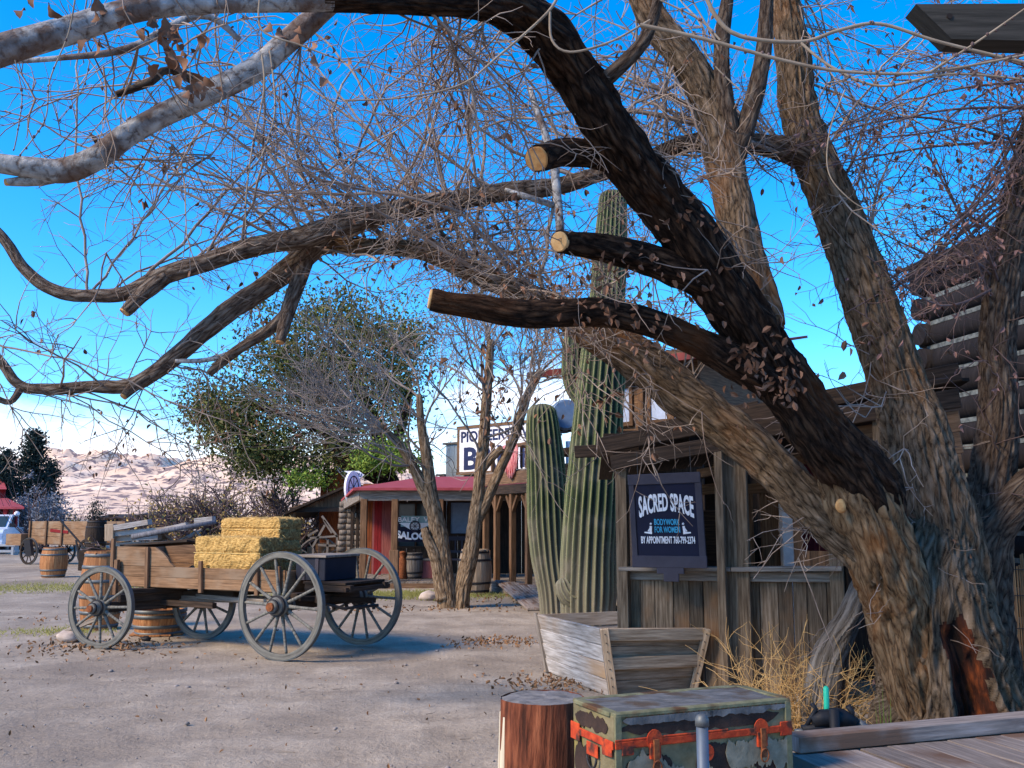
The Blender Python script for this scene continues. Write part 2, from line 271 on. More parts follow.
    def tw(s, pts, r0, r1):
        """thin three sided twig"""
        i0 = len(s.v); m = len(pts); q = V((.31, .52, .79))
        for j, p in enumerate(pts):
            d = pts[min(j+1, m-1)]-pts[max(j-1, 0)]
            a = d.cross(q); a.normalize(); b = d.cross(a); b.normalize(); r = r0+(r1-r0)*j/(m-1)
            s.v += [tuple(p+a*r), tuple(p-a*r*.5+b*r*.87), tuple(p-a*r*.5-b*r*.87)]
        for j in range(m-1):
            for k in range(3):
                k2 = (k+1) % 3; s.f.append((i0+j*3+k, i0+j*3+k2, i0+j*3+3+k2, i0+j*3+3+k)); s.sm.append(True); s.uv += [(0, 0)]*4
    def leaf(s, p, sz, nrm=None, asp=.55, droop=None):
        a = V((random.gauss(0, 1), random.gauss(0, 1), random.gauss(0, 1))).normalized()
        if droop: a = (a+V((0, 0, -droop))).normalized()
        b = a.cross(V((random.gauss(0, 1), random.gauss(0, 1), random.gauss(0, 1)))).normalized(); c = a.cross(b)
        i = len(s.v); A = a*sz; B = b*sz*asp; C = c*sz*.2
        s.v += [tuple(p), tuple(p+A*.28+B*.42+C), tuple(p+A*.66+B*.38+C*1.2), tuple(p+A), tuple(p+A*.66-B*.38+C*.7), tuple(p+A*.28-B*.42+C)]
        s.f.append((i, i+1, i+2, i+3)); s.f.append((i, i+3, i+4, i+5)); s.sm += [False, False]; s.uv += [(0, 0)]*8
    def ico(s, c, r, sub=2, rough=.2, sq=(1, 1, 1), seed=0):
        import bmesh
        bm = bmesh.new(); bmesh.ops.create_icosphere(bm, subdivisions=sub, radius=1); i = len(s.v)
        for v in bm.verts:
            k = 1+rough*noise.noise(v.co*1.4+V((seed*3.1, 0, 0)))*1.5
            s.v.append(tuple(V(c)+V((v.co.x*sq[0], v.co.y*sq[1], v.co.z*sq[2]))*r*k))
        for f in bm.faces: s.f.append(tuple(i+v.index for v in f.verts)); s.sm.append(True); s.uv += [(0, 0)]*3
        bm.free(); return s
    def build(s, name, mat, parent=None, bevel=0, world=True, loc=None):
        if name in EACH and parent and len(s.v) > 8 and len(s.v) % 8 == 0 and len(s.f) == len(s.v)//8*6 and len(s.uv) == len(s.v)*3:
            for i in range(len(s.v)//8):     # every board of these is a part of its own
                b = MB(); b.v = s.v[i*8:i*8+8]; b.f = [tuple(x-i*8 for x in f) for f in s.f[i*6:i*6+6]]; b.uv = s.uv[i*24:i*24+24]; b.sm = s.sm[i*6:i*6+6]; o = b.build(name, mat, parent, bevel, world)
            return o
        me = bpy.data.meshes.new(name); o0 = org(parent) if (parent and world) else V((0, 0, 0))
        if loc is not None and not parent: o0 = V(loc)
        vv = [(x-o0.x, y-o0.y, z-o0.z) for x, y, z in s.v]
        me.from_pydata(vv, [], s.f); ul = me.uv_layers.new(name='UVMap')
        ul.data.foreach_set('uv', [c for t in s.uv for c in t]); me.polygons.foreach_set('use_smooth', s.sm)
        me.materials.append(M[mat] if isinstance(mat, str) else mat); me.update()
        o = bpy.data.objects.new(name, me); col.objects.link(o)
        if parent: o.parent = parent
        elif loc is not None: o.location = loc
        if bevel:
            b = o.modifiers.new('bevel', 'BEVEL'); b.width = bevel; b.segments = 1; b.limit_method = 'ANGLE'
        return o
def copy_tree(o, parent=None):
    c = o.copy(); col.objects.link(c)
    if parent: c.parent = parent
    for ch in [x for x in col.objects if x.parent == o]: copy_tree(ch, c)
    return c
def text(body, size, parent, mat, origin, ex, ey, arch=0, grow=0, bold=.02, depth=.004, width=None, name='lettering', serif=False):
    """letters laid on the plane (origin=centre of baseline, ex right, ey up), warped by 'arch'."""
    cu = bpy.data.curves.new(name, 'FONT'); cu.body = body; cu.size = size; cu.align_x = 'CENTER'; cu.offset = bold*size; cu.extrude = depth; cu.resolution_u = 3
    t = bpy.data.objects.new('tmp', cu); col.objects.link(t); dg = bpy.context.evaluated_depsgraph_get()
    me = bpy.data.meshes.new_from_object(t.evaluated_get(dg)); bpy.data.objects.remove(t)
    xs = [v.co.x for v in me.vertices]; x0, x1 = min(xs), max(xs); hw = (x1-x0)/2; k = (width/(2*hw)) if width else 1; ex = V(ex).normalized(); ey = V(ey).normalized(); ez = ex.cross(ey)
    oo = org(parent)
    for v in me.vertices:
        x = (v.co.x-(x0+x1)/2)*k; n = x/(hw*k); y = v.co.y*(1+grow*n*n)-arch*n*n
        v.co = V(origin)+ex*x+ey*y+ez*v.co.z-oo
    me.materials.clear(); me.materials.append(M[mat]); o = bpy.data.objects.new(name, me); col.objects.link(o); o.parent = parent
    return o
def smooth_path(pts, rad, step=.06):
    """Catmull-Rom through pts with radii, resampled."""
    P_ = [V(p) for p in pts]; out = []; ro = []; n = len(P_)
    for i in range(n-1):
        p0, p1, p2, p3 = P_[max(i-1, 0)], P_[i], P_[i+1], P_[min(i+2, n-1)]; k = max(2, int((p2-p1).length/step))
        for j in range(k):
            t = j/k; out.append(.5*((2*p1)+(p2-p0)*t+(2*p0-5*p1+4*p2-p3)*t*t+(3*p1-p0-3*p2+p3)*t**3)); ro.append(rad[i]+(rad[i+1]-rad[i])*t)
    out.append(P_[-1]); ro.append(rad[-1]); return out, ro
def planks(mb, p0, p1, z0, z1, w=.16, th=.025, gap=.006, jz=.0, jn=.004):
    p0 = V(p0); p1 = V(p1); d = p1-p0; d.z = 0; L = d.length; d.normalize(); nrm = V((d.y, -d.x, 0)); x = 0
    while x < L-.01:
        ww = min(w*random.uniform(.8, 1.25), L-x); c = p0+d*(x+ww/2)+nrm*random.uniform(-jn, jn)
        mb.beam((c.x, c.y, z0+random.uniform(-jz, 0)), (c.x, c.y, z1+random.uniform(-jz, jz)), ww-gap, th, nrm); x += ww
    return mb
# ---------------------------------------------------------------- the setting
def ground():
    mb = MB(); xs = []; ys = []
    def axis(a, b, fine, far):
        v = [a+(b-a)*i/fine for i in range(fine+1)]; return v
    xs = [-6000, -2500, -900, -300, -120, -60]+axis(-30, -9, 90, 0)[:-1]+axis(-9, 4, 210, 0)[:-1]+axis(4, 12, 36, 0)+[20, 40, 90, 300, 900, 2500, 6000]
    ys = [-400, -140, -60, -20, -8]+axis(0, 4, 10, 0)[:-1]+axis(4, 14, 165, 0)[:-1]+axis(14, 34, 110, 0)+[40, 55, 80, 140, 300, 900, 2500, 7000]
    def h(x, y):
        if -30 <= x <= 12 and 0 <= y <= 34:
            e = min(1, (x+30)/3, (12-x)/3, y/1+0.01, (34-y)/3)
            z = .030*noise.noise(V((x*.35, y*.35, 0)))+.014*noise.noise(V((x*1.3, y*1.3, 5)))+.007*noise.noise(V((x*4, y*4, 9)))
            # wheel rut / low ridge running to the right
            t = (y-(6.6+.55*(x+2)))/.35; z += .03*math.exp(-t*t)
            for (a_, b_, c_) in ((7.2, .30, .02), (8.6, .30, .02), (9.6, -.12, .3), (6.2, .16, 1.1)):
                t = (y-(a_+b_*(x+3)+.12*sin(x*.9+c_)))/.10; z -= .016*math.exp(-t*t)*(.6+.5*noise.noise(V((x*1.5, a_, 0)))); t2 = abs(t)-1.6; z += .007*math.exp(-t2*t2*3)
            z += .010*abs(noise.noise(V((x*7, y*7, 2))))+.006*noise.noise(V((x*15, y*15, 4)))
            return z*e-.005
        return -.005
    for y in ys:
        for x in xs: mb.v.append((x, y, h(x, y)))
    n = len(xs)
    for j in range(len(ys)-1):
        for i in range(n-1):
            a = j*n+i; mb.f.append((a, a+1, a+n+1, a+n)); mb.sm.append(True); mb.uv += [(0, 0)]*4
    tag(mb.build('ground', 'dirt'), kind='structure')
ground()
def hills():
    mb = MB(); nx, ny = 420, 60; X0, X1 = -2400, 1600
    for j in range(ny):
        for i in range(nx):
            x = X0+(X1-X0)*i/(nx-1); y = 1100+j*30; t = j/(ny-1)
            hh = 215*(1-abs(t-.8)/.8)**.8 if t < .8 else 215*(1-(t-.8)*2)
            hh *= .62+.45*noise.noise(V((x/620+4.4, y/900, 1)))+.20*noise.noise(V((x/230, y/230, 3)))+.13*noise.noise(V((x/90, y/90, 8)))+.07*noise.noise(V((x/34, y/34, 2)))
            hh *= .85+.5*math.exp(-((x+950)/620)**2)
            mb.v.append((x, y, max(-3, hh*min(1, t*2.2)-3)))
    for j in range(ny-1):
        for i in range(nx-1):
            a = j*nx+i; mb.f.append((a, a+1, a+nx+1, a+nx)); mb.sm.append(True); mb.uv += [(0, 0)]*4
    tag(mb.build('hills', 'hill'), kind='structure')
hills()
def gz(x, y): return 0.012
def scatter():
    mb = MB()
    for k in range(2400):
        y = 5.5+20*random.random()**1.6; x = random.uniform(-.62*y, .25*y) if random.random() < .9 else random.uniform(0, 4)
        r = random.choice((.004, .005, .007, .010)) if random.random() < .98 else random.uniform(.018, .035)
        mb.ico((x, y, .01), r, 1, .3, (1, 1, .6), k)
    tag(mb.build('pebbles', 'pebble'), 'small pale pebbles and grit strewn over the dirt street', 'gravel', kind='stuff')
    mb = MB()
    def patch(px, py, rx, ry, n, s=.05):
        c = G(px, py)
        for k in range(int(n*.65)):
            x = c.x+random.gauss(0, rx); y = c.y+random.gauss(0, ry)
            if .9 < x < 2.2 and 8.4 < y < 10.3: continue
            mb.leaf(V((x, y, random.uniform(.012, .03))), s*random.uniform(.6, 1.3))
    patch(95, 648, .5, .35, 420, .06); patch(490, 643, .35, .28, 330); patch(560, 684, .35, .25, 400); patch(60, 620, .9, .6, 120); patch(560, 600, .9, .7, 350, .07); patch(430, 610, 1.2, .4, 240, .06)
    patch(740, 700, .5, .3, 200); patch(300, 700, 3, 1.5, 160, .035); patch(120, 660, 2, 1, 120, .04)
    tag(mb.build('leaf_litter', 'litter'), 'brown dead leaves drifted in patches on the dirt', 'leaf litter', kind='stuff')
    mb = MB(); tk = MB()
    for k in range(160):
        y = 5.8+9*random.random(); x = random.uniform(-.55*y, .2*y); a_ = random.uniform(0, pi); L_ = random.uniform(.04, .16); p = V((x, y, .022)); tk.tw([p, p+V((cos(a_), sin(a_), .02))*L_*.5, p+V((cos(a_+.4), sin(a_+.4), 0))*L_], .0035, .0015)
    tag(tk.build('twig_litter', 'twig_tan'), 'short broken twigs scattered over the dirt street', 'twig litter', kind='stuff')
    def gpatch(px, py, rx, ry, n, h=.07):
        c = G(px, py)
        for k in range(n):
            p = V((c.x+random.gauss(0, rx), c.y+random.gauss(0, ry), 0)); hh = h*random.uniform(.4, 1.4)
            t = p+V((random.uniform(-.06, .06), random.uniform(-.04, .04), hh)); w_ = V((.008, 0, 0)); mb.quad([p-w_, p+w_, t])
    gpatch(45, 588, 2.0, .8, 3800, .05); gpatch(380, 596, 1.4, .5, 3600, .06); gpatch(445, 594, .9, .45, 1800, .06); gpatch(62, 632, .5, .25, 500, .05)
    tag(mb.build('dry_grass', 'grass'), 'yellow green short grass growing in patches by the street', 'grass', kind='stuff')
scatter()
# ---------------------------------------------------------------- booth beside the big tree
def booth():
    t = thing('market_booth', 'weathered grey board booth with open counter, standing behind the wooden trough and the big tree', 'booth', (1.9, 9.2, 0))
    L = P(624, 640, 9.45); L.z = 0; Rr = P(735, 640, 9.05); Rr.z = 0; E = P(845, 640, 8.75); E.z = 0
    mb = MB(); planks(mb, L, Rr, 0, 1.10, .15, .025, .006, .01); planks(mb, Rr+V((.1, 0, 0)), E, 0, 1.10, .15, .025, .006, .01); mb.build('wall', 'fence_wood', t, .003)
    n = (E-L).normalized(); out = V((n.y, -n.x, 0))
    mb = MB(); u = V((0, 0, 1)); sag = V((0, 0, -.02))
    mb.beam(L+u*1.115+out*.05, Rr+u*1.13+out*.05, .22, .04); mb.beam(Rr+u*1.13+out*.055, E+u*1.15+out*.05, .22, .04)
    mb.beam(L+u*1.05+out*.035, Rr+u*1.06+out*.035, .035, .09); mb.beam(Rr+u*1.06+out*.037, E+u*1.07+out*.035, .035, .09); mb.build('counter', 'grey_wood', t, .004)
    M['booth_post'] = wood('brown_grey_posts', (.045, .028, .016), (.20, .15, .10), (.115, .082, .052))
    def post(px, w_, d, z1, nm='post', m_='booth_post', th=.12, z0=0):
        b = P(px, 600, d); MB().beam((b.x, b.y, z0), (b.x, b.y, z1), w_, th, out).build(nm, m_, t, .005)
    post(624, .11, 9.35, 2.18); post(723, .075, 8.93, 2.45); post(739, .22, 9.0, 2.45); post(838, .12, 8.75, 2.0); post(890, .14, 8.6, 2.9)
    # header timbers, stacked and rough
    mb = MB()
    for a, b, w_, h_ in (((600, 446, 9.3), (742, 419, 8.85), .10, .15), ((612, 463, 9.28), (742, 440, 8.83), .09, .14), ((640, 433, 9.5), (760, 407, 9.1), .12, .12), ((575, 452, 9.55), (640, 449, 9.4), .08, .12)):
        mb.beam(P(*a), P(*b), w_, h_)
    mb.build('header_beam', 'dark_wood', t, .006)
    mb = MB(); mb.beam(P(700, 424, 9.2), P(960, 372, 8.3), .10, .16); mb.beam(P(690, 440, 9.18), P(960, 398, 8.28), .06, .17); mb.build('eave_board', 'dark_wood', t, .006)
    mb = MB()   # upper siding under the eave
    a0 = P(770, 440, 8.95); a1 = P(960, 415, 8.3)
    for k in range(3): mb.beam(a0+V((.5+.0*k, 0, -.02-k*.2)), a1+V((0, 0, -.05-k*.19)), .03, .185)
    mb.build('upper_siding', 'brown_wood', t, .003)
    mb = MB(); b0 = P(850, 640, 9.6); b1 = P(925, 640, 9.9); planks(mb, V((b0.x, b0.y, 0)), V((b1.x, b1.y, 0)), 0, 1.3, .2); mb.build('rear_boards', 'dark_wood', t)
    mb = MB()   # roof planks running back
    for k in range(17):
        a = P(612, 440, 9.5).lerp(P(960, 385, 8.4), k/16); mb.beam(a+V((0, 0, .05)), a+V((.25, 3.3, -.25)), .17, .03)
    mb.build('roof', 'dark_wood', t)
    mb = MB(); a = P(665, 475, 9.6); mb.beam(P(700, 474, 10.6), P(740, 466, 10.0), .09, .1); mb.beam(P(745, 470, 10.2), P(870, 446, 9.3), .09, .11); mb.beam(P(700, 490, 11.2), P(742, 486, 11.2), .1, .12); mb.build('rafter', 'post_wood', t, .005)
    # back of the booth
    mb = MB(); planks(mb, P(700, 600, 12.2).xy.to_3d(), P(779, 600, 12.2).xy.to_3d(), 0, 1.35, .2); planks(mb, P(800, 600, 12.2).xy.to_3d(), P(960, 600, 12.2).xy.to_3d(), 0, 1.0, .2); mb.build('back_wall', 'dark_wood', t)
    mb = MB(); b0 = P(805, 600, 11.9); b1 = P(960, 600, 11.2); b0.z = b1.z = 0; planks(mb, b0, b1, 1.2, 2.9, .22); mb.build('inner_panel', 'maroon', t)
    mb = MB(); c = P(785, 500, 11.6); mb.beam((c.x, c.y, 0), (c.x, c.y, 2.7), .13, .13, (0, 1, 0)); mb.build('inner_post', 'white_paint', t, .01)
    mb = MB(); c0 = P(748, 500, 11.7); c1 = P(774, 500, 11.7); mb.beam((c0.x, c0.y, .3), (c0.x, c0.y, 1.95), .1, .08, (0, 1, 0)); mb.beam((c1.x-.05, c1.y, .3), (c1.x-.05, c1.y, 2.3), .24, .06, (0, 1, 0)); mb.beam((c0.x-.05, c0.y, 1.95), (c1.x, c0.y, 1.97), .09, .12); mb.build('door_frame', 'post_wood', t, .004)
    mb = MB(); c = P(690, 560, 12.3); mb.box((c.x, c.y, 1.2), (1.6, .05, .05)); mb.build('inner_rail', 'post_wood', t)
    mb = MB(); c = P(618, 600, 10.5); mb.beam((c.x+.2, 9.5, 1.0), (c.x+.35, 12.3, 1.0), .03, 2.0, (0, 0, 1)); mb.build('side_wall', 'dark_wood', t)
    mb = MB(); c = P(690, 500, 11.3); mb.box((c.x+.1, c.y+1, 1.1), (1.5, .6, 1.2)); mb.build('cupboard', 'dark_wood', t, .01)
booth()
def sacred_sign():
    c = P(667, 520, 8.98); t = thing('hanging_sign', 'navy blue sign with white SACRED SPACE lettering hung on the front of the booth', 'sign', (c.x, c.y, c.z-.4))
    ex = V((1, -.30, 0)).normalized(); ez = V((-.04, 0, 1)).normalized(); n = ex.cross(ez)
    def q(u, v, o=0): return c+ex*u+ez*v-(-n)*0+n*o
    hw, hh = .285, .345
    MB().beam(q(0, -hh), q(0, hh), 2*hw, .03, n).build('panel', 'navy', t, .003)
    mb = MB(); mb.beam(q(-hw-.06, hh+.03, .005), q(hw+.05, hh+.05, .005), .05, .10); mb.beam(q(-hw-.06, -hh-.04, .005), q(hw+.06, -hh-.04, .005), .05, .11); mb.beam(q(-hw-.03, -hh, .003), q(-hw-.03, hh, .003), .05, .045, n); mb.beam(q(hw+.025, -hh, .003), q(hw+.025, hh, .003), .06, .045, n)
    mb.build('frame', 'frame_paint', t, .004)
    mb = MB(); mb.beam(q(-.12, -hh-.12, .008), q(.13, -hh-.12, .008), .04, .06); mb.beam(q(-.06, -hh-.18, .010), q(.08, -hh-.18, .010), .04, .08); mb.build('bracket', 'frame_paint', t, .004)
    o = .019
    text('SACRED SPACE', .22, t, 'white_paint', q(0, .09, o), ex, ez, arch=.065, grow=.22, bold=.03, width=.51)
    text('BODYWORK', .078, t, 'teal_paint', q(0, -.045, o), ex, ez, bold=.012, width=.235)
    text('FOR WOMEN', .078, t, 'teal_paint', q(0, -.115, o), ex, ez, bold=.012, width=.235)
    text('BY APPOINTMENT 760-799-2374', .090, t, 'white_paint', q(0, -.215, o), ex, ez, bold=.02, width=.50)
    for s_ in (-1, 1):      # little seated figures either side of the teal words
        mb = MB(); a = q(s_*.145, -.12, o+.004)
        mb.ico(q(s_*.150, -.035, o+.004), .012, 1, 0); mb.beam(q(s_*.152, -.055, o), q(s_*.158, -.115, o), .022, .006, n); mb.beam(q(s_*.145, -.12, o), q(s_*.215, -.115, o), .022, .006, n, .5); mb.beam(q(s_*.158, -.07, o), q(s_*.18, -.105, o), .01, .006, n)
        mb.build('painted_figure', 'white_paint', t)
    MB().beam(q(-.25, hh+.08, .0), q(-.25, hh+.3, -.02), .008, .008, n).beam(q(.25, hh+.10, .0), q(.25, hh+.34, -.02), .008, .008, n).build('hanger', 'iron', t)
sacred_sign()
# ---------------------------------------------------------------- log building
def log_house():
    A = P(930, 400, 11.2); B = P(1075, 400, 9.02); A.z = B.z = 0
    t = thing('log_house', 'tall dark log house with pale chinking between its logs, behind the right hand trees', 'building', A)
    d = (B-A); L = d.length; d.normalize(); n = V((d.y, -d.x, 0)); z = .0; k = 0; lg = MB(); ch = MB(); H = .30
    random.seed(3)
    while z < 4.45:
        e = random.uniform(-.18, .10); hh = H*random.uniform(.92, 1.05)
        a = A-d*(.0+e)+V((0, 0, z+hh/2)); b = B+d*.6+V((0, 0, z+hh/2)); pts = [a.lerp(b, i/14)+V((0, 0, .012*noise.noise(V((i*.6, k, 0))))) for i in range(15)]
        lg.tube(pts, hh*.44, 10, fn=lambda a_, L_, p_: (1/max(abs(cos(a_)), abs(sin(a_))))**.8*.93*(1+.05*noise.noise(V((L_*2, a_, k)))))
        ch.beam(A+V((0, 0, z+hh))+n*.045+d*.12, B+d*.5+V((0, 0, z+hh))+n*.045, .07, .05)
        z += hh; k += 1
    # logs of the end wall, running back, seen by their ends
    z = .15; k = 0
    while z < 4.45:
        c = A+d*.12+V((0, 0, z)); lg.tube([c-n*(-.18)+V((0, 0, 0)), c-n*3.5], .135, 10); z += H; k += 1
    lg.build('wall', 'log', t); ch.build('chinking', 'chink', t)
    mb = MB(); r0 = A-d*.05+n*.12+V((0, 0, 4.62)); r1 = B+d*.9+n*.12+V((0, 0, 4.62))
    for i in range(12):
        a = r0.lerp(r1, i/11); mb.beam(a, a-n*3.8+V((0, 0, .7)), .36, .05)
    mb.beam(r0+V((0, 0, -.09)), r1+V((0, 0, -.09)), .06, .20); mb.beam(r0-n*.2+V((0, 0, -.25)), r1-n*.2+V((0, 0, -.25)), .05, .16); mb.build('roof', 'dark_wood', t, .004)
    c = P(966, 560, 10.1); MB().beam((c.x-.35, c.y+.1, 0), (c.x-.35, c.y+.1, 2.0), .55, .05, n).build('door', 'brown_wood', t)
log_house()
def reed_fence():
    c = P(1004, 600, 7.6); t = thing('reed_fence', 'tan reed cane screen standing at the right edge behind the tree', 'fence', (c.x, c.y, 0)); mb = MB(); random.seed(5)
    for k in range(90):
        x = c.x+k*.014; mb.tube([(x, c.y-.08*k*.014, 0), (x+random.uniform(-.01, .01), c.y-.08*k*.014, 1.25+random.uniform(-.04, .08))], .0068, 5)
    mb.build('reeds', 'reed', t); mb = MB()
    for z in (.25, .5, .75, 1.0, 1.2): mb.beam((c.x, c.y-.012, z), (c.x+1.25, c.y-.12, z), .004, .006)
    mb.build('tie_wire', 'iron', t)
reed_fence()
# ---------------------------------------------------------------- two-storey boardwalk building behind the cacti
def boardwalk():
    t = thing('boardwalk_building', 'dark two storey wooden building with porch, balcony and ramp behind the saguaros', 'building', (3, 17.5, 0)); u = V((0, 0, 1))
    A = P(484, 540, 22.3); B = P(600, 540, 17.0); A.z = B.z = 0; d = (B-A).normalized(); n = V((d.y, -d.x, 0)); L = (B-A).length
    bk = -n*2.6
    mb = MB(); m0 = A+bk; planks(mb, m0, m0+d*2.6, .25, 2.55, .16); mb.build('wall', 'orange_wood', t)
    mb = MB(); planks(mb, m0+d*2.6+n*.01, m0+d*3.4+n*.01, .25, 2.55, .2); mb.build('door', 'grey_metal', t)
    mb = MB(); planks(mb, m0+d*3.4, B+bk+d*5, .25, 2.7, .2); mb.build('wall', 'dark_wood', t)
    mb = MB()
    for i in range(26):
        a = A+d*(i*.30-.2)+n*.25+u*.2; mb.beam(a, a+bk*1.15, .29, .05)
    mb.build('porch_floor', 'grey_wood', t, .003)
    MB().beam(A+n*.2+u*.09-d*.3, B+n*.2+u*.09, .1, .17).build('floor_joist', 'grey_wood', t, .004)
    for px in (485, 497, 514, 531, 640, 700):
        s_ = (px-484)/116; a = A.lerp(B, min(s_, .42)*1.0) if px < 540 else None
        if a is None: continue
        f_ = {485: .02, 497: .14, 514: .30, 531: .45}[px]; a = A.lerp(B, f_)
        p_ = MB().beam(a+u*.2, a+u*2.13, .12, .12, n).build('post', 'post_wood', t, .006)
        MB().beam(a+u*1.75+d*.03, a+u*2.08+d*.30, .07, .07, n).beam(a+u*1.75-d*.03, a+u*2.08-d*.30, .07, .07, n).build('corner_brace', 'post_wood', p_)
    mb = MB(); mb.beam(A-d*.2+u*2.22, B+d*.6+u*2.22, .16, .20); mb.build('porch_beam', 'dark_wood', t, .006)
    mb = MB(); mb.beam(A-d*.3+u*2.46+n*.08, B+d*.6+u*2.46+n*.08, .05, .26); mb.build('balcony_edge', 'brown_wood', t, .004)
    mb = MB()
    for i in range(16): a = A-d*.2+d*i*.42+u*2.61; mb.beam(a+n*.05, a+bk, .40, .04)
    mb.build('balcony_floor', 'grey_wood', t)
    mb = MB(); mb.beam(A+d*1.5+u*3.15, A+d*4.0+u*3.15, .07, .08)
    for i in range(11): mb.beam(A+d*(i*.24+1.5)+u*2.64, A+d*(i*.24+1.5)+u*3.11, .04, .04, n)
    for x in (.55, 1.45, 4.0): mb.beam(A+d*x+u*2.6, A+d*x+u*3.3, .08, .08, n)
    mb.build('balcony_rail', 'brown_wood', t, .003)
    # ramp down to the street
    r0 = P(497, 586, 21.2); r1 = P(534, 586, 19.6); r0.z = r1.z = .22; g0 = G(531, 611); g1 = G(562, 611); mb = MB()
    for i in range(9):
        a = r0.lerp(r1, (i+.5)/9); b = g0.lerp(g1, (i+.5)/9); mb.beam(a+V((0, 0, .02)), b+V((0, 0, .03)), (r1-r0).length/9*.93, .04)
    mb.build('ramp', 'deck', t, .003)
    # upper storey front (facing the street) right of the balcony
    c0 = P(572, 420, 18.2); c1 = P(700, 420, 16.4); c0.z = c1.z = 0; e = (c1-c0).normalized(); m = V((e.y, -e.x, 0)); LL = (c1-c0).length
    up = MB(); z0, z1 = 2.85, 4.45
    def wq(px): 
        r_ = ray(px, 420); s_ = (c0.x*r_.y-c0.y*r_.x)/(r_.x*e.y-r_.y*e.x) if abs(r_.x*e.y-r_.y*e.x) > 1e-6 else 0
        return max(0, min(LL, s_))
    wins = [(620, 633), (651, 671), (674, 690)]
    zr = (3.30, 4.0)
    for k in range(12): up.beam(c0+u*(z0+k*.15), c1+u*(z0+k*.15), .05, .146)
    up.beam(c0+u*(z0+.8)-m*.06, c1+u*(z0+.8)-m*.06, .04, 1.7)
    up.beam(c1+u*(z0+.8)-m*.08-e*.03, c1+u*(z0+.8)-m*3.2-e*.03, .05, 1.75)
    up.build('upper_wall', 'brown_wood', t)
    for a_, b_ in wins:
        s0, s1 = wq(a_), wq(b_); f_ = MB(); o = m*.05
        f_.beam(c0+e*s0+u*zr[0]+o, c0+e*s0+u*zr[1]+o, .07, .05, m); f_.beam(c0+e*s1+u*zr[0]+o, c0+e*s1+u*zr[1]+o, .07, .05, m); f_.beam(c0+e*(s0-.05)+u*zr[1]+o*1.1, c0+e*(s1+.05)+u*zr[1]+o*1.1, .05, .08); f_.beam(c0+e*(s0-.05)+u*zr[0]+o*1.1, c0+e*(s1+.05)+u*zr[0]+o*1.1, .07, .08)
        w_ = f_.build('window', 'post_wood', t, .003)
        MB().beam(c0+e*(s0+.01)+u*(zr[0]+zr[1])/2+m*.035, c0+e*(s1-.01)+u*(zr[0]+zr[1])/2+m*.035, .012, zr[1]-zr[0]-.06).build('blue_pane', 'blue_pane', w_)  # pale blue sheet filling the frame as the window pane
    s_ = wq(645); MB().beam(c0+e*s_+u*2.9+m*.1, c0+e*s_+u*4.4+m*.1, .11, .10, m).build('upper_post', 'post_wood', t, .005)
    mb = MB()
    for i in range(10):
        a = c0-e*.55+e*i*.42+u*4.38+m*.45; mb.beam(a, a-m*3.6+u*.75, .41, .05)
    mb.beam(c0-e*.7+u*4.34+m*.48, c1+e*.25+u*4.34+m*.48, .06, .13); mb.build('roof', 'terracotta', t, .003)
    mb = MB(); planks(mb, c0-m*.1, c1-m*.1, .2, 2.85, .2); mb.build('lower_wall', 'dark_wood', t)
    mb = MB(); mb.beam(c0+u*2.82+m*.35-e*.4, c1+u*2.82+m*.35, .7, .12); mb.build('lower_ledge', 'dark_wood', t, .004)
    c = P(556, 520, 18.0); mb = MB(); mb.beam((c.x, c.y, .2), (c.x, c.y, 2.8), .1, .1, n); 
    for k in range(6): mb.beam((c.x-.0, c.y-.05, .5+k*.33), (c.x+.45, c.y-.05, .52+k*.33), .04, .05)
    mb.beam((c.x+.45, c.y, .2), (c.x+.45, c.y, 2.8), .08, .1, n); mb.build('ladder_frame', 'grey_wood', t, .003)
boardwalk()
def misc_boardwalk():
    c = P(565, 416, 16.9); t = thing('round_tank', 'small blue grey round metal tank between the two saguaros', 'tank', (c.x, c.y, c.z-.26))
    mb = MB(); mb.tube([(c.x, c.y-.25, c.z), (c.x, c.y-.22, c.z), (c.x, c.y+.5, c.z)], [.24, .265, .265], 28); mb.build('drum', 'blue_metal', t)
    for yy in (-.2, .1, .42): MB().tube([(c.x, c.y+yy, c.z), (c.x, c.y+yy+.03, c.z)], .275, 28).build('rib', 'blue_metal', t)
    mb = MB()
    for s_ in (-.18, .18): mb.beam((c.x+s_, c.y+.1, 2.85), (c.x+s_, c.y+.1, c.z-.18), .05, .3, (0, 1, 0))
    mb.beam((c.x-.26, c.y+.1, c.z-.24), (c.x+.26, c.y+.1, c.z-.24), .35, .04); mb.build('cradle', 'dark_wood', t)
    # cloth over the rail
    mb = MB(); a0 = P(503, 446, 20.7); a1 = P(518, 443, 20.2); n = 18; rows = 8
    for j in range(rows+1):
        for i in range(n+1):
            f = i/n; p = a0.lerp(a1, f*(1-.25*abs(j/rows-.3))+.1*j/rows); q = p+V((0, -.06+.035*sin(i*2.1)*(j/rows+.2), -j/rows*(.52+.22*sin(f*pi)))); mb.v.append(tuple(q))
    for j in range(rows):
        for i in range(n): a = j*(n+1)+i; mb.f.append((a, a+1, a+n+2, a+n+1)); mb.sm.append(True); mb.uv += [(0, 0)]*4
    o = mb.build('hanging_cloth', 'cloth', loc=(a0.x, a0.y, a0.z)); so_ = o.modifiers.new('s', 'SOLIDIFY'); so_.thickness = .01
    tag(o, 'red and pink striped cloth hung over the balcony rail beside the bank sign', 'cloth')
misc_boardwalk()
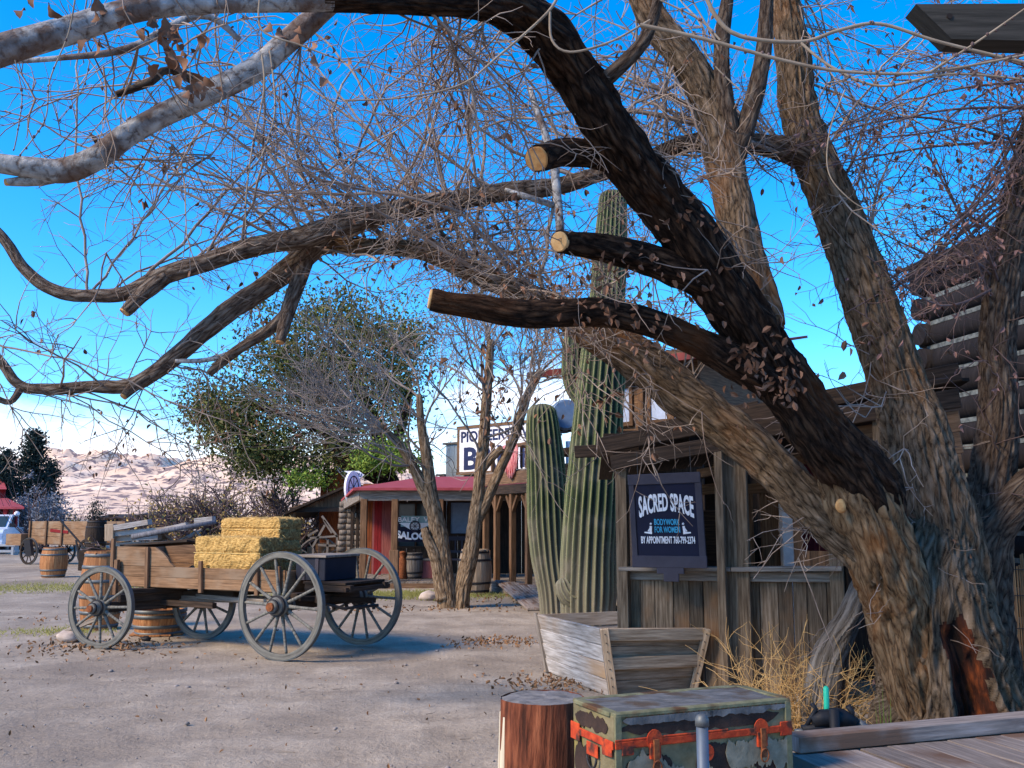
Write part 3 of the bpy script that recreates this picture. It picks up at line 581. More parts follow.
# ---------------------------------------------------------------- saloon
def saloon():
    t = thing('saloon', 'low red saloon with long porch and faded red roof behind the two-stemmed trees', 'building', (-2.5, 23, 0)); u = V((0, 0, 1))
    YF, YB = 22.5, 25.4; xl = P(364, 540, YF).x; xr = P(505, 540, YF).x+.6; X = lambda px, Y: P(px, 540, Y).x
    ze = 2.14
    # walls
    mb = MB(); planks(mb, (X(362, YB), YB, 0), (X(372, YB), YB, 0), .15, 2.5, .2); mb.build('wall', 'orange_wood', t)
    mb = MB(); planks(mb, (X(374, YB-.4), YB-.4, 0), (X(381.5, YB-.4), YB-.4, 0), .15, 2.1, .12, .05); mb.build('shutter', 'red_wall', t)
    mb = MB(); planks(mb, (X(372, YB), YB, 0), (X(397, YB), YB, 0), .15, 2.5, .25); mb.build('wall', 'pink_wall', t)
    mb = MB(); planks(mb, (X(397, YB), YB, 0), (X(435, YB), YB, 0), .15, .85, .22); planks(mb, (X(397, YB), YB, 0), (X(435, YB), YB, 0), 2.0, 2.5, .22); planks(mb, (X(435, YB), YB, 0), (xr+.6, YB, 0), .15, 2.5, .25); mb.build('wall', 'dark_wood', t)
    w_ = MB().box((X(415.5, YB), YB+.03, 1.42), (.95, .03, 1.15)).build('window', 'dark_pane', t)
    mb = MB(); cx = X(415.5, YB)
    for s_ in (-.49, 0, .49): mb.box((cx+s_, YB-.02, 1.42), (.05, .05, 1.2))
    for z in (.84, 1.2, 2.0): mb.box((cx, YB-.022, z), (1.04, .05, .05))
    mb.build('sash', 'dark_wood', w_)
    w2 = MB().box((X(461, YB), YB-.03, 1.6), (.55, .03, .8)).build('window', 'blue_metal', t)
    mb = MB(); cx = X(461, YB); mb.box((cx-.3, YB-.05, 1.6), (.06, .05, .9)); mb.box((cx+.3, YB-.05, 1.6), (.06, .05, .9)); mb.box((cx, YB-.052, 2.03), (.6, .05, .06)); mb.box((cx, YB-.052, 1.17), (.6, .05, .06)); mb.build('sash', 'dark_wood', w2)
    # floor
    mb = MB(); x = xl-.3
    while x < xr+.5: mb.beam((x, YF-.3, .12), (x, YB, .12), .28, .05); x += .29
    mb.build('porch_floor', 'grey_wood', t, .003)
    MB().beam((xl-.4, YF-.32, .055), (xr+.6, YF-.32, .055), .05, .12).build('floor_joist', 'brown_wood', t)
    # posts
    for px, Y in ((363.5, YF), (394.5, YF), (345, 27.5), (440, YF), (486, YF)):
        x = X(px, Y); p_ = MB().beam((x, Y, .14), (x, Y, ze-.1), .15, .15, (0, 1, 0)).build('post', 'post_wood', t, .008)
        if px > 390: MB().box((x, Y, .5), (.21, .21, .72)).build('post_base', 'brown_wood', p_, .008)
    mb = MB(); mb.beam((xl-.1, YF, ze), (xr+.3, YF, ze), .08, .28); mb.build('porch_beam', 'grey_wood', t, .006)
    mb = MB(); mb.beam((xl-.1, YF, ze), (X(341, 28), 28, ze-.2), .08, .26); mb.build('side_beam', 'grey_wood', t, .006)
    # roof, hipped on the left
    mb = MB(); e0 = V((xl-.25, YF-.2, ze+.16)); e1 = V((xr+.5, YF-.2, ze+.16)); t0 = V((X(424, 26), 26, 2.72)); t1 = V((xr+.7, 26, 2.72)); bk = V((X(341, 28)-.1, 28.4, ze)); dn = V((0, 0, -.06))
    mb.quad([e0, e1, t1, t0]); mb.quad([bk, e0, t0]); mb.quad([e0+dn, t0+dn, t1+dn, e1+dn]); mb.quad([bk+dn, t0+dn, e0+dn]); mb.quad([e0, e0+dn, e1+dn, e1]); mb.quad([bk, bk+dn, e0+dn, e0]); mb.quad([e1, e1+dn, t1+dn, t1]); mb.build('roof', 'red_roof', t)
    mb = MB(); mb.box((X(500, YB)+.4, YB+.3, 1.3), (.1, .4, 2.4)); mb.build('end_wall', 'dark_wood', t)
    # hanging window sign
    c = P(415, 527, 23.6); s_ = thing('saloon_sign', 'white and teal window sign reading SALOON in arched white letters under the porch', 'sign', (c.x, c.y, c.z-.5)); ex = V((1, 0, 0)); ez = V((0, 0, 1))
    hw = .50; k = 23.6/950
    MB().box(c+V((0, .02, -.05)), (1.02, .02, .62)).build('panel', 'navy', s_)
    mb = MB(); mb.box(c+V((.08, -.0, .14)), (.86, .012, .26)); mb.build('sky_band', M.setdefault('pale_teal', flat('pale_teal_paint', (.22, .36, .38), .6)), s_)
    mb = MB(); mb.quad([c+V((-.40, -.012, .10)), c+V((-.12, -.012, -.06)), c+V((.12, -.012, -.06)), c+V((.45, -.012, .10))]); mb.build('white_band', 'white_paint', s_)
    text('BALEY  W', .16, s_, 'white_paint', c+V((0, -.016, .13)), ex, ez, arch=-.0, bold=.02, width=.84)
    text('SALOON', .23, s_, 'white_paint', c+V((0, -.02, -.30)), ex, ez, arch=-.06, bold=.05, width=.90)
    mb = MB(); wc = c+V((0, -.03, .02)); pts = [wc+V((cos(a*pi/10)*.12, 0, sin(a*pi/10)*.12)) for a in range(21)]; mb.tube(pts, .016, 6, cap=False)
    for a in range(8): mb.beam(wc, wc+V((cos(a*pi/4)*.12, 0, sin(a*pi/4)*.12)), .01, .012, (0, 1, 0))
    mb.build('painted_wheel', 'frame_paint', s_)
    MB().box(c+V((-.4, .02, .45)), (.012, .012, .5)).box(c+V((.4, .02, .45)), (.012, .012, .5)).build('hanger', 'iron', s_)
    # bench
    c = P(458, 560, 23.6); b = thing('porch_bench', 'blue grey slatted bench on the saloon porch between the tree stems', 'bench', (c.x, 23.6, .145)); x = c.x
    for s2 in (-.42, .42): MB().beam((x+s2, 23.35, .145), (x+s2, 23.35, .58), .05, .05, (0, 1, 0)).beam((x+s2, 23.8, .145), (x+s2, 23.85, 1.12), .05, .05, (0, 1, 0)).build('leg', 'frame_paint', b)
    mb = MB(); [mb.beam((x-.5, 23.35+i*.1, .60), (x+.5, 23.35+i*.1, .60), .085, .03) for i in range(5)]; mb.build('seat', 'frame_paint', b)
    mb = MB(); mb.beam((x-.5, 23.84, 1.1), (x+.5, 23.84, 1.1), .04, .1); mb.beam((x-.5, 23.82, .78), (x+.5, 23.82, .78), .04, .06); [mb.beam((x-.4+i*.16, 23.83, .78), (x-.4+i*.16, 23.83, 1.08), .04, .03, (0, 1, 0)) for i in range(6)]; mb.build('backrest', 'frame_paint', b)
    c = P(437, 580, 23.2)
    t2 = thing('storage_box', 'small pinkish grey box on the porch beside the dark keg', 'box', (P(430, 570, 23.6).x, 23.6, .145)); x = t2.location.x
    MB().box((x, 23.6, .36), (.42, .34, .42)).build('box_body', 'pink_wall', t2, .01); MB().box((x+.05, 23.6, .60), (.46, .38, .05)).build('lid', 'grey_wood', t2, .006)
    t3 = thing('milk_churn', 'rusty red metal churn on the porch left of the dark keg', 'churn', (P(402.5, 570, 23.4).x, 23.4, .145)); x = t3.location.x
    MB().lathe((x, 23.4, .145), [(.11, 0), (.12, .03), (.12, .42), (.07, .52), (.08, .60), (.095, .61)], 16).build('churn_body', 'rust', t3); MB().lathe((x, 23.4, .755), [(.085, 0), (.09, .03), (.03, .05)], 16).build('lid', 'rust', t3)
saloon()
# bank behind the saloon
def bank():
    A = P(440, 470, 31.0); B = P(560, 470, 27.2); A.z = B.z = 0; t = thing('bank_building', 'pale grey sheet metal bank building rising behind the saloon roof', 'building', A); u = V((0, 0, 1)); d = (B-A).normalized(); n = V((d.y, -d.x, 0))
    mb = MB(); s0 = P(446.5, 470, 30.8); planks(mb, V((s0.x, s0.y, 0)), B, 0, 3.95, .5, .05); mb.build('wall', 'grey_metal', t)
    mb = MB(); planks(mb, A, V((s0.x, s0.y, 0)), 0, 2.95, .3, .05); mb.build('wing_wall', 'grey_metal', t)
    mb = MB(); mb.beam(V((s0.x, s0.y, 3.98))-d*.1, B+u*3.98, .2, .06); mb.beam(A-d*.1+u*2.98, V((s0.x, s0.y, 2.98)), .2, .06); mb.build('parapet_cap', 'grey_wood', t)
    mb = MB(); mb.beam(A-n*.3+u*1.3, A-n*4+u*1.3, .1, 2.6); mb.beam(B-n*.3+u*1.9, B-n*4+u*1.9, .1, 3.8); mb.build('side_wall', 'grey_metal', t)
    # the sign board
    a = P(459, 448, 30.0); b = P(548, 448, 27.4); zb, zt = 2.98, 4.42; a.z = b.z = zb; s_ = thing('bank_sign', 'white bank sign with PIONEERTOWN over large dark BANK letters, above the saloon roof', 'sign', (a.x, a.y, zb)); d2 = (b-a).normalized(); n2 = V((d2.y, -d2.x, 0)); L = (b-a).length; m = a.lerp(b, .5)
    MB().beam(a+u*(zt-zb)/2, b+u*(zt-zb)/2, .06, zt-zb).build('panel', 'white_paint', s_)
    mb = MB(); mb.beam(a-d2*.05+u*(zt-zb), b+d2*.05+u*(zt-zb), .12, .09); mb.beam(a-d2*.05, b+d2*.05, .12, .09); mb.beam(a, a+u*(zt-zb), .1, .08, n2); mb.beam(b, b+u*(zt-zb), .1, .08, n2); mb.build('frame', 'brown_wood', s_)
    text('PIONEERTOWN', .46, s_, 'black_paint', m+u*.98+n2*.034, d2, u, bold=.03, width=L*.93)
    text('BANK', .95, s_, 'black_paint', m+u*.13+n2*.034, d2, u, bold=.03, width=L*.86)
    mb = MB(); [mb.beam(a.lerp(b, f)+V((0, .15, -zb)), a.lerp(b, f)+u*(zt-zb)+V((0, .15, 0)), .1, .1, n2) for f in (.15, .85)]; mb.build('support_post', 'grey_wood', s_)
bank()
# shed on the left of the saloon
def shed():
    t = thing('open_shed', 'dark brown board shed with sloping roof and open front, left of the saloon', 'shed', (-6, 29, 0)); u = V((0, 0, 1)); Y = 29.0
    a = P(278, 523, Y+4); b = P(349, 487, Y); c = P(349, 508, Y); d = P(293, 508.5, Y+.0); d2_ = P(291, 516, Y+.6)
    mb = MB(); lx = P(290, 500, Y).x; rx = b.x; n = 14
    for i in range(n):     # boarded gable
        f = (i+.5)/n; x = lx+(rx-lx)*f; zt = P(290, 508, Y).z+(b.z-P(290, 508, Y).z)*f; mb.beam((x, Y, P(300, 509, Y).z), (x, Y, max(zt, P(300, 509, Y).z+.06)), (rx-lx)/n*.94, .03, (0, 1, 0))
    mb.build('gable_boards', 'brown_wood', t)
    mb = MB(); e0 = P(276, 517, Y-.3); e1 = P(351, 484, Y-.3); off = V((.2, 6, .0)); mb.beam(e0.lerp(e1, .5)+V((0, 0, 0)), e0.lerp(e1, .5)+off, (e1-e0).length, .07, (e1-e0).cross(off)); mb.build('roof', 'dark_wood', t)
    MB().beam(P(290, 510, Y-.05), P(351, 509, Y-.05), .12, .14).build('lintel', 'dark_wood', t)
    for px in (293, 349): x = P(px, 520, Y).x; MB().beam((x, Y, 0), (x, Y, P(300, 509, Y).z), .14, .14, (0, 1, 0)).build('post', 'post_wood', t, .006)
    mb = MB(); planks(mb, (P(290, 500, 34).x-.6, 34, 0), (P(350, 500, 34).x+1.5, 34, 0), 0, 1.2, .25); planks(mb, (P(316, 500, 34).x, 34, 0), (P(350, 500, 34).x+1.5, 34, 0), 1.2, 2.3, .25); mb.build('back_wall', 'dark_wood', t)
    mb = MB(); planks(mb, (P(284, 500, 33.8).x, 33.8, 0), (P(305, 500, 33.8).x, 33.8, 0), .4, 1.8, .2); mb.build('red_panel', 'pink_wall', t)
    # stacked log wall between shed and saloon
    t2 = thing('firewood_stack', 'stack of split logs between the shed and the saloon porch', 'woodpile', (P(353, 540, 27).x, 27, 0)); random.seed(9); mb = MB()
    for k in range(13):
        z = .12+k*.155
        for i in range(3): x = t2.location.x-.28+i*.24+random.uniform(-.03, .03); mb.tube([(x-.12, 26.9, z), (x+.12, 26.95, z)], .075, 8)
    mb.build('logs', 'grey_wood', t2)
    # old buggy frame inside
    c = P(318, 560, 27.5); t3 = thing('buggy_frame', 'bare grey wooden buggy frame with crossed poles stored in the shed', 'cart frame', (c.x, 27.5, 0)); q = lambda px, py: P(px, py, 27.5)
    mb = MB(); [mb.beam(q(*a_), q(*b_), .06, .06) for a_, b_ in (((322, 516), (337, 536)), ((324, 520), (332, 533)), ((325, 525), (312, 548)), ((310, 538), (338, 536)), ((308, 536), (318, 530)), ((337, 536), (338, 560)), ((313, 548), (312, 578)), ((318, 545), (340, 546)), ((328, 540), (326, 575)))]; mb.build('poles', 'grey_wood', t3)
    w0 = q(318, 560); pts = [w0+V((cos(a_*pi/12)*.62, .1, sin(a_*pi/12)*.62-.0)) for a_ in range(25)]; mb = MB(); mb.tube(pts, .03, 6, cap=False); [mb.beam(w0+V((0, .1, 0)), w0+V((cos(a_*pi/6)*.6, .1, sin(a_*pi/6)*.6)), .025, .025, (0, 1, 0)) for a_ in range(12)]; mb.build('wheel', 'grey_wood', t3)
    mb = MB(); mb.box(q(330, 556)+V((0, .4, 0)), (.9, .5, .7)); mb.build('crate', 'brown_wood', t3)
    # roadside signs on the roof corner
    c = P(352.5, 488, 26.0); s1 = thing('oval_sign', 'narrow white oval sign seen almost edge on at the shed roof corner', 'sign', (c.x, c.y, c.z-.45)); mb = MB()
    pts = []; ex = V((.36, .93, 0)).normalized(); ring = [c+ex*cos(a_*pi/14)*.40+u*sin(a_*pi/14)*.46 for a_ in range(28)]; nn = ex.cross(u)*.03
    mb.quad([p+nn for p in ring]); mb.quad([p-nn for p in reversed(ring)]); [mb.quad([ring[i]-nn, ring[(i+1) % 28]-nn, ring[(i+1) % 28]+nn, ring[i]+nn]) for i in range(28)]; mb.build('panel', 'white_paint', s1)
    mb = MB(); rr = [c+ex*cos(a_*pi/14)*.26+u*sin(a_*pi/14)*.32+nn*1.2 for a_ in range(29)]; mb.tube(rr, .015, 5, cap=False); [mb.beam(c+nn*1.2, c+ex*cos(a_*pi/4)*.26+u*sin(a_*pi/4)*.32+nn*1.2, .015, .015, nn) for a_ in range(8)]; mb.build('painted_ring', 'frame_paint', s1)
    MB().beam((c.x, c.y+.1, 0), (c.x, c.y+.1, c.z+.3), .08, .08, (0, 1, 0)).build('pole', 'dark_wood', s1)
    c = P(355, 474, 26.6); s2 = thing('pennant_sign', 'white arrow shaped sign with dark letters above the shed roof', 'sign', (c.x, c.y, c.z)); a_ = P(344, 471, 26.6); mb = MB()
    out = [P(344, 471, 26.6), P(352, 475.5, 26.6), P(360, 478.5, 26.6), P(364.5, 475, 26.6), P(359, 471, 26.6)]; f_ = V((0, -.04, 0)); mb.quad([p+f_ for p in out]); mb.quad(list(reversed(out))); [mb.quad([out[i], out[(i+1) % 5], out[(i+1) % 5]+f_, out[i]+f_]) for i in range(5)]; mb.build('panel', 'white_paint', s2)
    text('LOU', .14, s2, 'black_paint', P(357, 476, 26.6)+V((0, -.05, 0)), V((1, 0, -.25)), V((.25, 0, 1)), bold=.03, width=.24)
    MB().beam((c.x+.1, c.y+.05, 0), (c.x+.1, c.y+.05, c.z-.05), .08, .08, (0, 1, 0)).build('pole', 'dark_wood', s2)
    c = P(336, 482, 31); s3 = thing('small_hut', 'small orange brown gabled hut with white trim behind the shed roof', 'hut', (c.x, 31, 0)); mb = MB()
    planks(mb, (c.x-.5, 31, 0), (c.x+.5, 31, 0), 0, c.z-.1, .2); mb.build('wall', 'orange_wood', s3)
    mb = MB(); mb.quad([V((c.x-.5, 31, c.z-.1)), V((c.x+.5, 31, c.z-.1)), V((c.x, 31, c.z+.45))]); mb.quad([V((c.x-.5, 33, c.z-.1)), V((c.x, 33, c.z+.45)), V((c.x+.5, 33, c.z-.1))]); mb.build('gable', 'orange_wood', s3)
    mb = MB(); mb.beam((c.x, 30.95, c.z+.5), (c.x+.62, 30.95, c.z-.2), .06, .10); mb.build('white_trim', 'white_paint', s3)
    mb = MB(); mb.beam((c.x+.3, 30.9, c.z+.18), (c.x+.3, 33, c.z+.18), .85, .04, (.7, 0, .65)); mb.beam((c.x-.3, 30.9, c.z+.18), (c.x-.3, 33, c.z+.18), .85, .04, (-.7, 0, .65)); mb.build('roof', 'dark_wood', s3)
shed()
# ---------------------------------------------------------------- barrels
def make_barrel(label, h=.9, r=.33, m_='wagon_wood', name='wooden_barrel', group=None, hoops=(.06, .24, .76, .94), cut=1.0, hm='hoop'):
    t = thing(name, label, 'barrel', (0, 0, 0), group); R_ = lambda f: r*(.80+.20*sin(pi*min(1, max(0, f))))
    N = 22; mb = MB()
    for k in range(N):
        a0 = 2*pi*k/N; a1 = a0+2*pi/N*.97; i0 = len(mb.v); rows = 11; u0 = random.random()*30; v0 = random.random()*30
        for j in range(rows):
            f = j/(rows-1)*cut; rr = R_(f)
            mb.v += [(rr*cos(a0), rr*sin(a0), f*h), (rr*cos(a1), rr*sin(a1), f*h), ((rr-.02)*cos(a1), (rr-.02)*sin(a1), f*h), ((rr-.02)*cos(a0), (rr-.02)*sin(a0), f*h)]
        for j in range(rows-1):
            for q in range(4):
                a = i0+j*4+q; b = i0+j*4+(q+1) % 4; mb.f.append((a, b, b+4, a+4)); mb.sm.append(False); mb.uv += [(u0+j*.09, v0+q*.1), (u0+j*.09, v0+q*.1+.09), (u0+j*.09+.09, v0+q*.1+.09), (u0+j*.09+.09, v0+q*.1)]
        a = i0+(rows-1)*4; mb.f.append((a, a+1, a+2, a+3)); mb.sm.append(False); mb.uv += [(0, 0)]*4
    mb.build('staves', m_, t)
    for f in hoops:
        if f > cut: continue
        mb = MB(); z = f*h; hw = .022
        prof = [(R_(f-.025)-.002, z-hw-.002), (R_(f-.025)+.008, z-hw), (R_(f+.025)+.008, z+hw), (R_(f+.025)-.002, z+hw+.002)]
        mb.tube([(0, 0, z_) for _, z_ in prof], [r_ for r_, _ in prof], 32, cap=False); mb.build('hoop', hm, t)
    zl = h*cut-.03; mb = MB(); rl = R_(cut)-.015
    for k in range(5): x = -rl+rl*2*(k+.5)/5; y = sqrt(max(0, rl*rl-x*x)); mb.beam((x, -y, zl if cut == 1 else .03), (x, y, zl if cut == 1 else .03), rl*.39, .02)
    mb.build('lid' if cut == 1 else 'bottom', m_, t); return t
def put(t, p, rz=0, s=None):
    t.location = p; t.rotation_euler = (0, 0, rz)
    if s: t.scale = (s, s, s)
    return t
M['oak'] = wood('orange_oak_staves', (.22, .085, .030), (.50, .25, .10), (.36, .155, .06), isl=.25)
M['oak_grey'] = wood('grey_tan_staves', (.20, .14, .09), (.46, .36, .25), (.33, .24, .16), isl=.25)
g = G(53, 577); b = make_barrel('orange oak barrel standing alone on the street in front of the second wagon', .80, .36, 'oak'); put(b, (g.x, g.y, 0), .3)
g = G(104, 620); b = make_barrel('tall orange barrel standing just behind the small left wheel of the hay wagon', 1.12, .30, 'oak', hoops=(.05, .22, .42, .62, .80, .95)); put(b, (P(101, 600, 14.2).x, 14.2, 0), 1)
g = G(150, 638); b = make_barrel('half barrel tub of orange staves sitting under the hay wagon', .68, .36, 'oak', 'barrel_tub', hoops=(.06, .20, .40, .5), cut=.5, hm='hoop'); put(b, (g.x, g.y+.3, 0), .2)
b = make_barrel('tan grey barrel on the boardwalk just right of the leaning tree stem', .92, .36, 'oak_grey', hm='iron'); put(b, (P(475, 580, 20.6).x, 20.6, .02), 0)
b = make_barrel('dark grey keg on the saloon porch under the window', .62, .24, 'grey_wood', 'keg', hm='iron'); put(b, (P(414, 570, 23.5).x, 23.5, .145), 0)
b = make_barrel('big black barrel on a dark block between the second wagon and the timber load', .92, .33, 'dark_wood', 'dark_barrel', hm='iron'); put(b, (P(96, 540, 30).x, 30, .62), 0)
MB().box((P(96, 540, 30).x, 30, .31), (.7, .7, .615)).build('x', 'dark_wood', None).name = 'wooden_block'
tag(bpy.data.objects['wooden_block'], 'low dark wooden block under the big black barrel', 'block')
# ---------------------------------------------------------------- wheels and wagons
def wheel_mb(Rr, ns, rimw=.055, rimd=.075, hubr=.10, hubl=.34):
    """a spoked wheel with its axle along local X, centred on the origin; returns rim, tyre, hub, spokes"""
    rim = MB(); N = 56; prof = [(-rimw/2, Rr-rimd), (rimw/2, Rr-rimd), (rimw/2, Rr-.008), (-rimw/2, Rr-.008)]
    def ring(mb, pr, per=1e9):
        i0 = len(mb.v)
        for k in range(N):
            a = 2*pi*k/N
            for x, r_ in pr: mb.v.append((x, r_*cos(a), r_*sin(a)))
        for k in range(N):
            for q in range(4):
                a = i0+k*4+q; b = i0+k*4+(q+1) % 4; c = i0+((k+1) % N)*4+(q+1) % 4; d = i0+((k+1) % N)*4+q; mb.f.append((a, b, c, d)); mb.sm.append(False); mb.uv += [(k*.07, q*.06), (k*.07, q*.06+.05), (k*.07+.07, q*.06+.05), (k*.07+.07, q*.06)]
    ring(rim, prof); tyre = MB(); ring(tyre, [(-rimw/2-.002, Rr-.0078), (rimw/2+.002, Rr-.0078), (rimw/2+.002, Rr), (-rimw/2-.002, Rr)])
    hub = MB(); pr = [(-hubl*.5, hubr*.55), (-hubl*.42, hubr*.62), (-hubl*.30, hubr*.8), (-hubl*.15, hubr), (hubl*.12, hubr), (hubl*.30, hubr*.8), (hubl*.5, hubr*.62)]
    hub.tube([(x, 0, 0) for x, _ in pr], [r_ for _, r_ in pr], 20)
    sp = []
    for k in range(ns):
        a = 2*pi*(k+.5)/ns; d = V((0, cos(a), sin(a))); s = MB(); m = [hubr*.9, hubr*1.4, Rr*.5, Rr-rimd-.05, Rr-rimd+.02]; rr = [.024, .022, .017, .018, .016]
        s.tube([d*x+V((.012 if k % 2 else -.012, 0, 0))*(1-x/Rr) for x in m], rr, 7); sp.append(s)
    band = MB()
    for x in (-.42, -.22, .18): band.tube([(hubl*x-.012, 0, 0), (hubl*x+.012, 0, 0)], (hubr*(1.03 if abs(x) < .3 else .72)), 20)
    cap = MB(); cap.tube([(-hubl*.5-.03, 0, 0), (-hubl*.5+.02, 0, 0)], hubr*.42, 12)
    return rim, tyre, hub, sp, band, cap
def add_wheel(parent, c, rz, Rr, ns, m_, capm='rust', spoke_m=None, lean=0):
    rim, tyre, hub, sp, band, cap = wheel_mb(Rr, ns, hubr=.105*Rr/.6+.01)
    w_ = rim.build('wheel', m_, parent, .004, world=False); w_.location = V(c)-org(parent); w_.rotation_euler = (random.random()*.3, lean, rz)
    for mb, nm, mm in [(tyre, 'tyre', 'hoop'), (hub, 'hub', spoke_m or m_), (band, 'hub_band', 'iron'), (cap, 'hub_cap', capm)]+[(s, 'spoke', m_) for s in sp]:
        mb.build(nm, mm, w_, world=False)
    return w_
def hay_wagon():
    O = G(279, 661); e1 = V((-.893, .45, 0)).normalized(); e2 = V((.45, .893, 0)).normalized(); u = V((0, 0, 1))
    W = lambda a, b, z: O+e1*a+e2*b+u*z
    t = thing('hay_wagon', 'old wooden wagon with grey spoked wheels carrying straw bales on the dirt street', 'wagon', O)
    rz = atan2(e2.y, e2.x)
    add_wheel(t, W(0, 0, .61), rz, .61, 14, 'wheel_wood', 'rust'); add_wheel(t, W(-.02, 1.52, .61), rz, .61, 14, 'wheel_wood', 'iron')
    g3 = G(98.5, 649); rz3 = rz+.10; add_wheel(t, g3+u*.50, rz3, .505, 12, 'wheel_wood', 'rust'); g4 = G(202, 639); add_wheel(t, V((g4.x, g4.y, .5)), rz3, .505, 12, 'wheel_wood', 'iron')
    g3.z = 0; g4.z = 0; fd = (g4-g3).normalized()
    # side boards (near): low rail, then a raised section whose front drops in a curve
    a0, a1, bn, bf = .22, 3.12, .33, 1.2; zb = .73
    def side(b, full):
        mb = MB(); th = .028
        mb.beam(W(a0, b, zb+.06), W(a1, b, zb+.055), th, .125); mb.beam(W(a0, b, zb+.19), W(a1, b, zb+.185), th, .13)
        if full: mb.beam(W(1.3, b, zb+.32), W(a1, b, zb+.315), th, .125); mb.beam(W(1.3, b, zb+.445), W(a1, b, zb+.44), th, .12)
        else:
            i = len(mb.v); top = [(2.02, .262), (2.08, .30), (2.13, .36), (2.22, .43), (2.36, .498), (a1, .50)]
            pl = [W(a, b, zb+z) for a, z in top]+[W(a1, b, zb+.257), W(2.02, b, zb+.257)]; o_ = e2*th/2
            uv = [((p-O).dot(e1), (p-O).z) for p in pl]
            mb.quad([p-o_ for p in reversed(pl)], list(reversed(uv))); mb.quad([p+o_ for p in pl], uv)
            for k in range(len(pl)): p, q = pl[k], pl[(k+1) % len(pl)]; mb.quad([p-o_, q-o_, q+o_, p+o_], [(0, 0), (.1, 0), (.1, .03), (0, .03)])
        return mb.build('side_board', 'wagon_wood', t, .003)
    sb = side(bn, False); sf = side(bf, True); sf.data.materials[0] = M['brown_wood']
    mb = MB()
    for a, h_ in ((a1-.04, .60), (2.45, .50), (1.52, .34), (.62, .30), (a0+.06, .30)): mb.beam(W(a, bn-.035, zb-.05), W(a+.02, bn-.035, zb+h_), .055, .04, e2)
    mb.beam(W(2.96, bn-.08, zb-.12), W(2.98, bn-.06, zb+.33), .06, .05, e2)
    mb.build('stake', 'brown_wood', t, .004)
    mb = MB(); [mb.beam(W(a, bf+.035, zb-.05), W(a, bf+.035, zb+.5), .055, .04, e2) for a in (.6, 1.5, 2.4, 3.05)]; mb.build('stake', 'brown_wood', t, .004)
    mb = MB(); mb.beam(W(a1, bn, zb+.12), W(a1, bf, zb+.12), .03, .25); mb.beam(W(a1, bn, zb+.37), W(a1, bf, zb+.37), .03, .24); mb.beam(W(a0, bn, zb+.12), W(a0, bf, zb+.12), .03, .25); mb.build('end_board', 'wagon_wood', t, .003)
    mb = MB(); [mb.beam(W(a0, bn+.03+k*.17+.07, zb+.0), W(a1, bn+.03+k*.17+.07, zb+.0), .165, .03) for k in range(5)]; mb.build('floor', 'brown_wood', t)
    # dark broken boards lying on the raised end
    mb = MB(); mb.beam(W(3.1, .5, 1.22), W(2.1, .7, 1.29), .25, .03, (.1, .1, 1)); mb.beam(W(2.9, .6, 1.24), W(1.95, 1.05, 1.34), .10, .05); mb.beam(W(2.1, .95, 1.0), W(2.15, 1.15, 1.36), .1, .08); mb.build('loose_board', 'dark_wood', t, .004)
    # axles, bolsters, reach
    mb = MB(); mb.beam(W(0, .08, .61), W(0, 1.44, .61), .10, .12); mb.beam(W(.0, .2, .70), W(0, 1.35, .70), .14, .07); mb.beam(W(-.3, .3, .67), W(-.1, 1.3, .66), .10, .09); mb.build('axle', 'dark_wood', t, .005)
    mb = MB(); mb.beam(g3+u*.5+fd*.08, g4+u*.5-fd*.08, .1, .12); mb.beam(g3+u*.60+fd*.2, g4+u*.60-fd*.2, .16, .10); mb.beam(g3+u*.68+fd*.3, g4+u*.68-fd*.3, .25, .06); mb.build('axle', 'dark_wood', t, .005)
    mb = MB(); mb.beam(W(-.05, .72, .60), W(3.1, .78, .54), .10, .075); mb.beam(W(.0, .30, .60), W(1.95, .68, .60), .06, .06); mb.beam(W(0, 1.2, .60), W(1.8, .82, .58), .05, .05); mb.build('reach_pole', 'grey_wood', t, .004)
    mb = MB(); mb.beam(W(1.4, .42, .52), W(3.0, .55, .52), .07, .07); mb.beam(W(2.95, .40, .62), W(2.35, .55, .46), .06, .06); mb.beam(W(1.3, .9, .66), W(2.5, 1.0, .60), .5, .08); mb.build('under_beam', 'dark_wood', t, .004)
    # front platform and box
    mb = MB(); mb.beam(W(-.62, .35, .78), W(-.62, 1.25, .78), .05, .05); mb.beam(W(.0, .45, .79), W(-.66, .45, .79), .08, .08); mb.beam(W(.0, 1.15, .79), W(-.66, 1.15, .79), .08, .08); mb.beam(W(.02, .8, .845), W(-.60, .8, .845), .80, .03); mb.beam(W(-.1, .2, .68), W(-.6, 1.0, .62), .06, .06); mb.build('platform', 'dark_wood', t, .004)
    mb = MB(); c = W(-.03, .78, 1.0)
    mb.beam(c-e1*.22, c+e1*.22, .62, .27); mb.build('toolbox', M.setdefault('blue_black', flat('blue_black_paint', (.010, .013, .026), .6)), t, .008)
    mb = MB(); mb.beam(c-e1*.25+u*.150, c+e1*.25+u*.150, .68, .03); mb.build('toolbox_lid', 'grey_wood', t, .005); mb = MB(); mb.beam(c-e2*.315-e1*.10+u*-.13, c-e2*.315-e1*.10+u*.13, .05, .01, e2); mb.beam(c-e2*.315+e1*.10+u*-.13, c-e2*.315+e1*.10+u*.13, .05, .01, e2); mb.build('toolbox_strap', 'frame_paint', t)
    mb = MB()
    for k in range(5): mb.beam(W(-.1-.12*k, .55+.1*k, .63), W(-.14-.12*k, .55+.1*k, .52), .03, .03)
    mb.tube([W(.15, .1, .7), W(-.1, .4, .66), W(-.5, .5, .56), W(-.75, .85, .58)], .018, 6); mb.build('iron_fittings', 'iron', t)
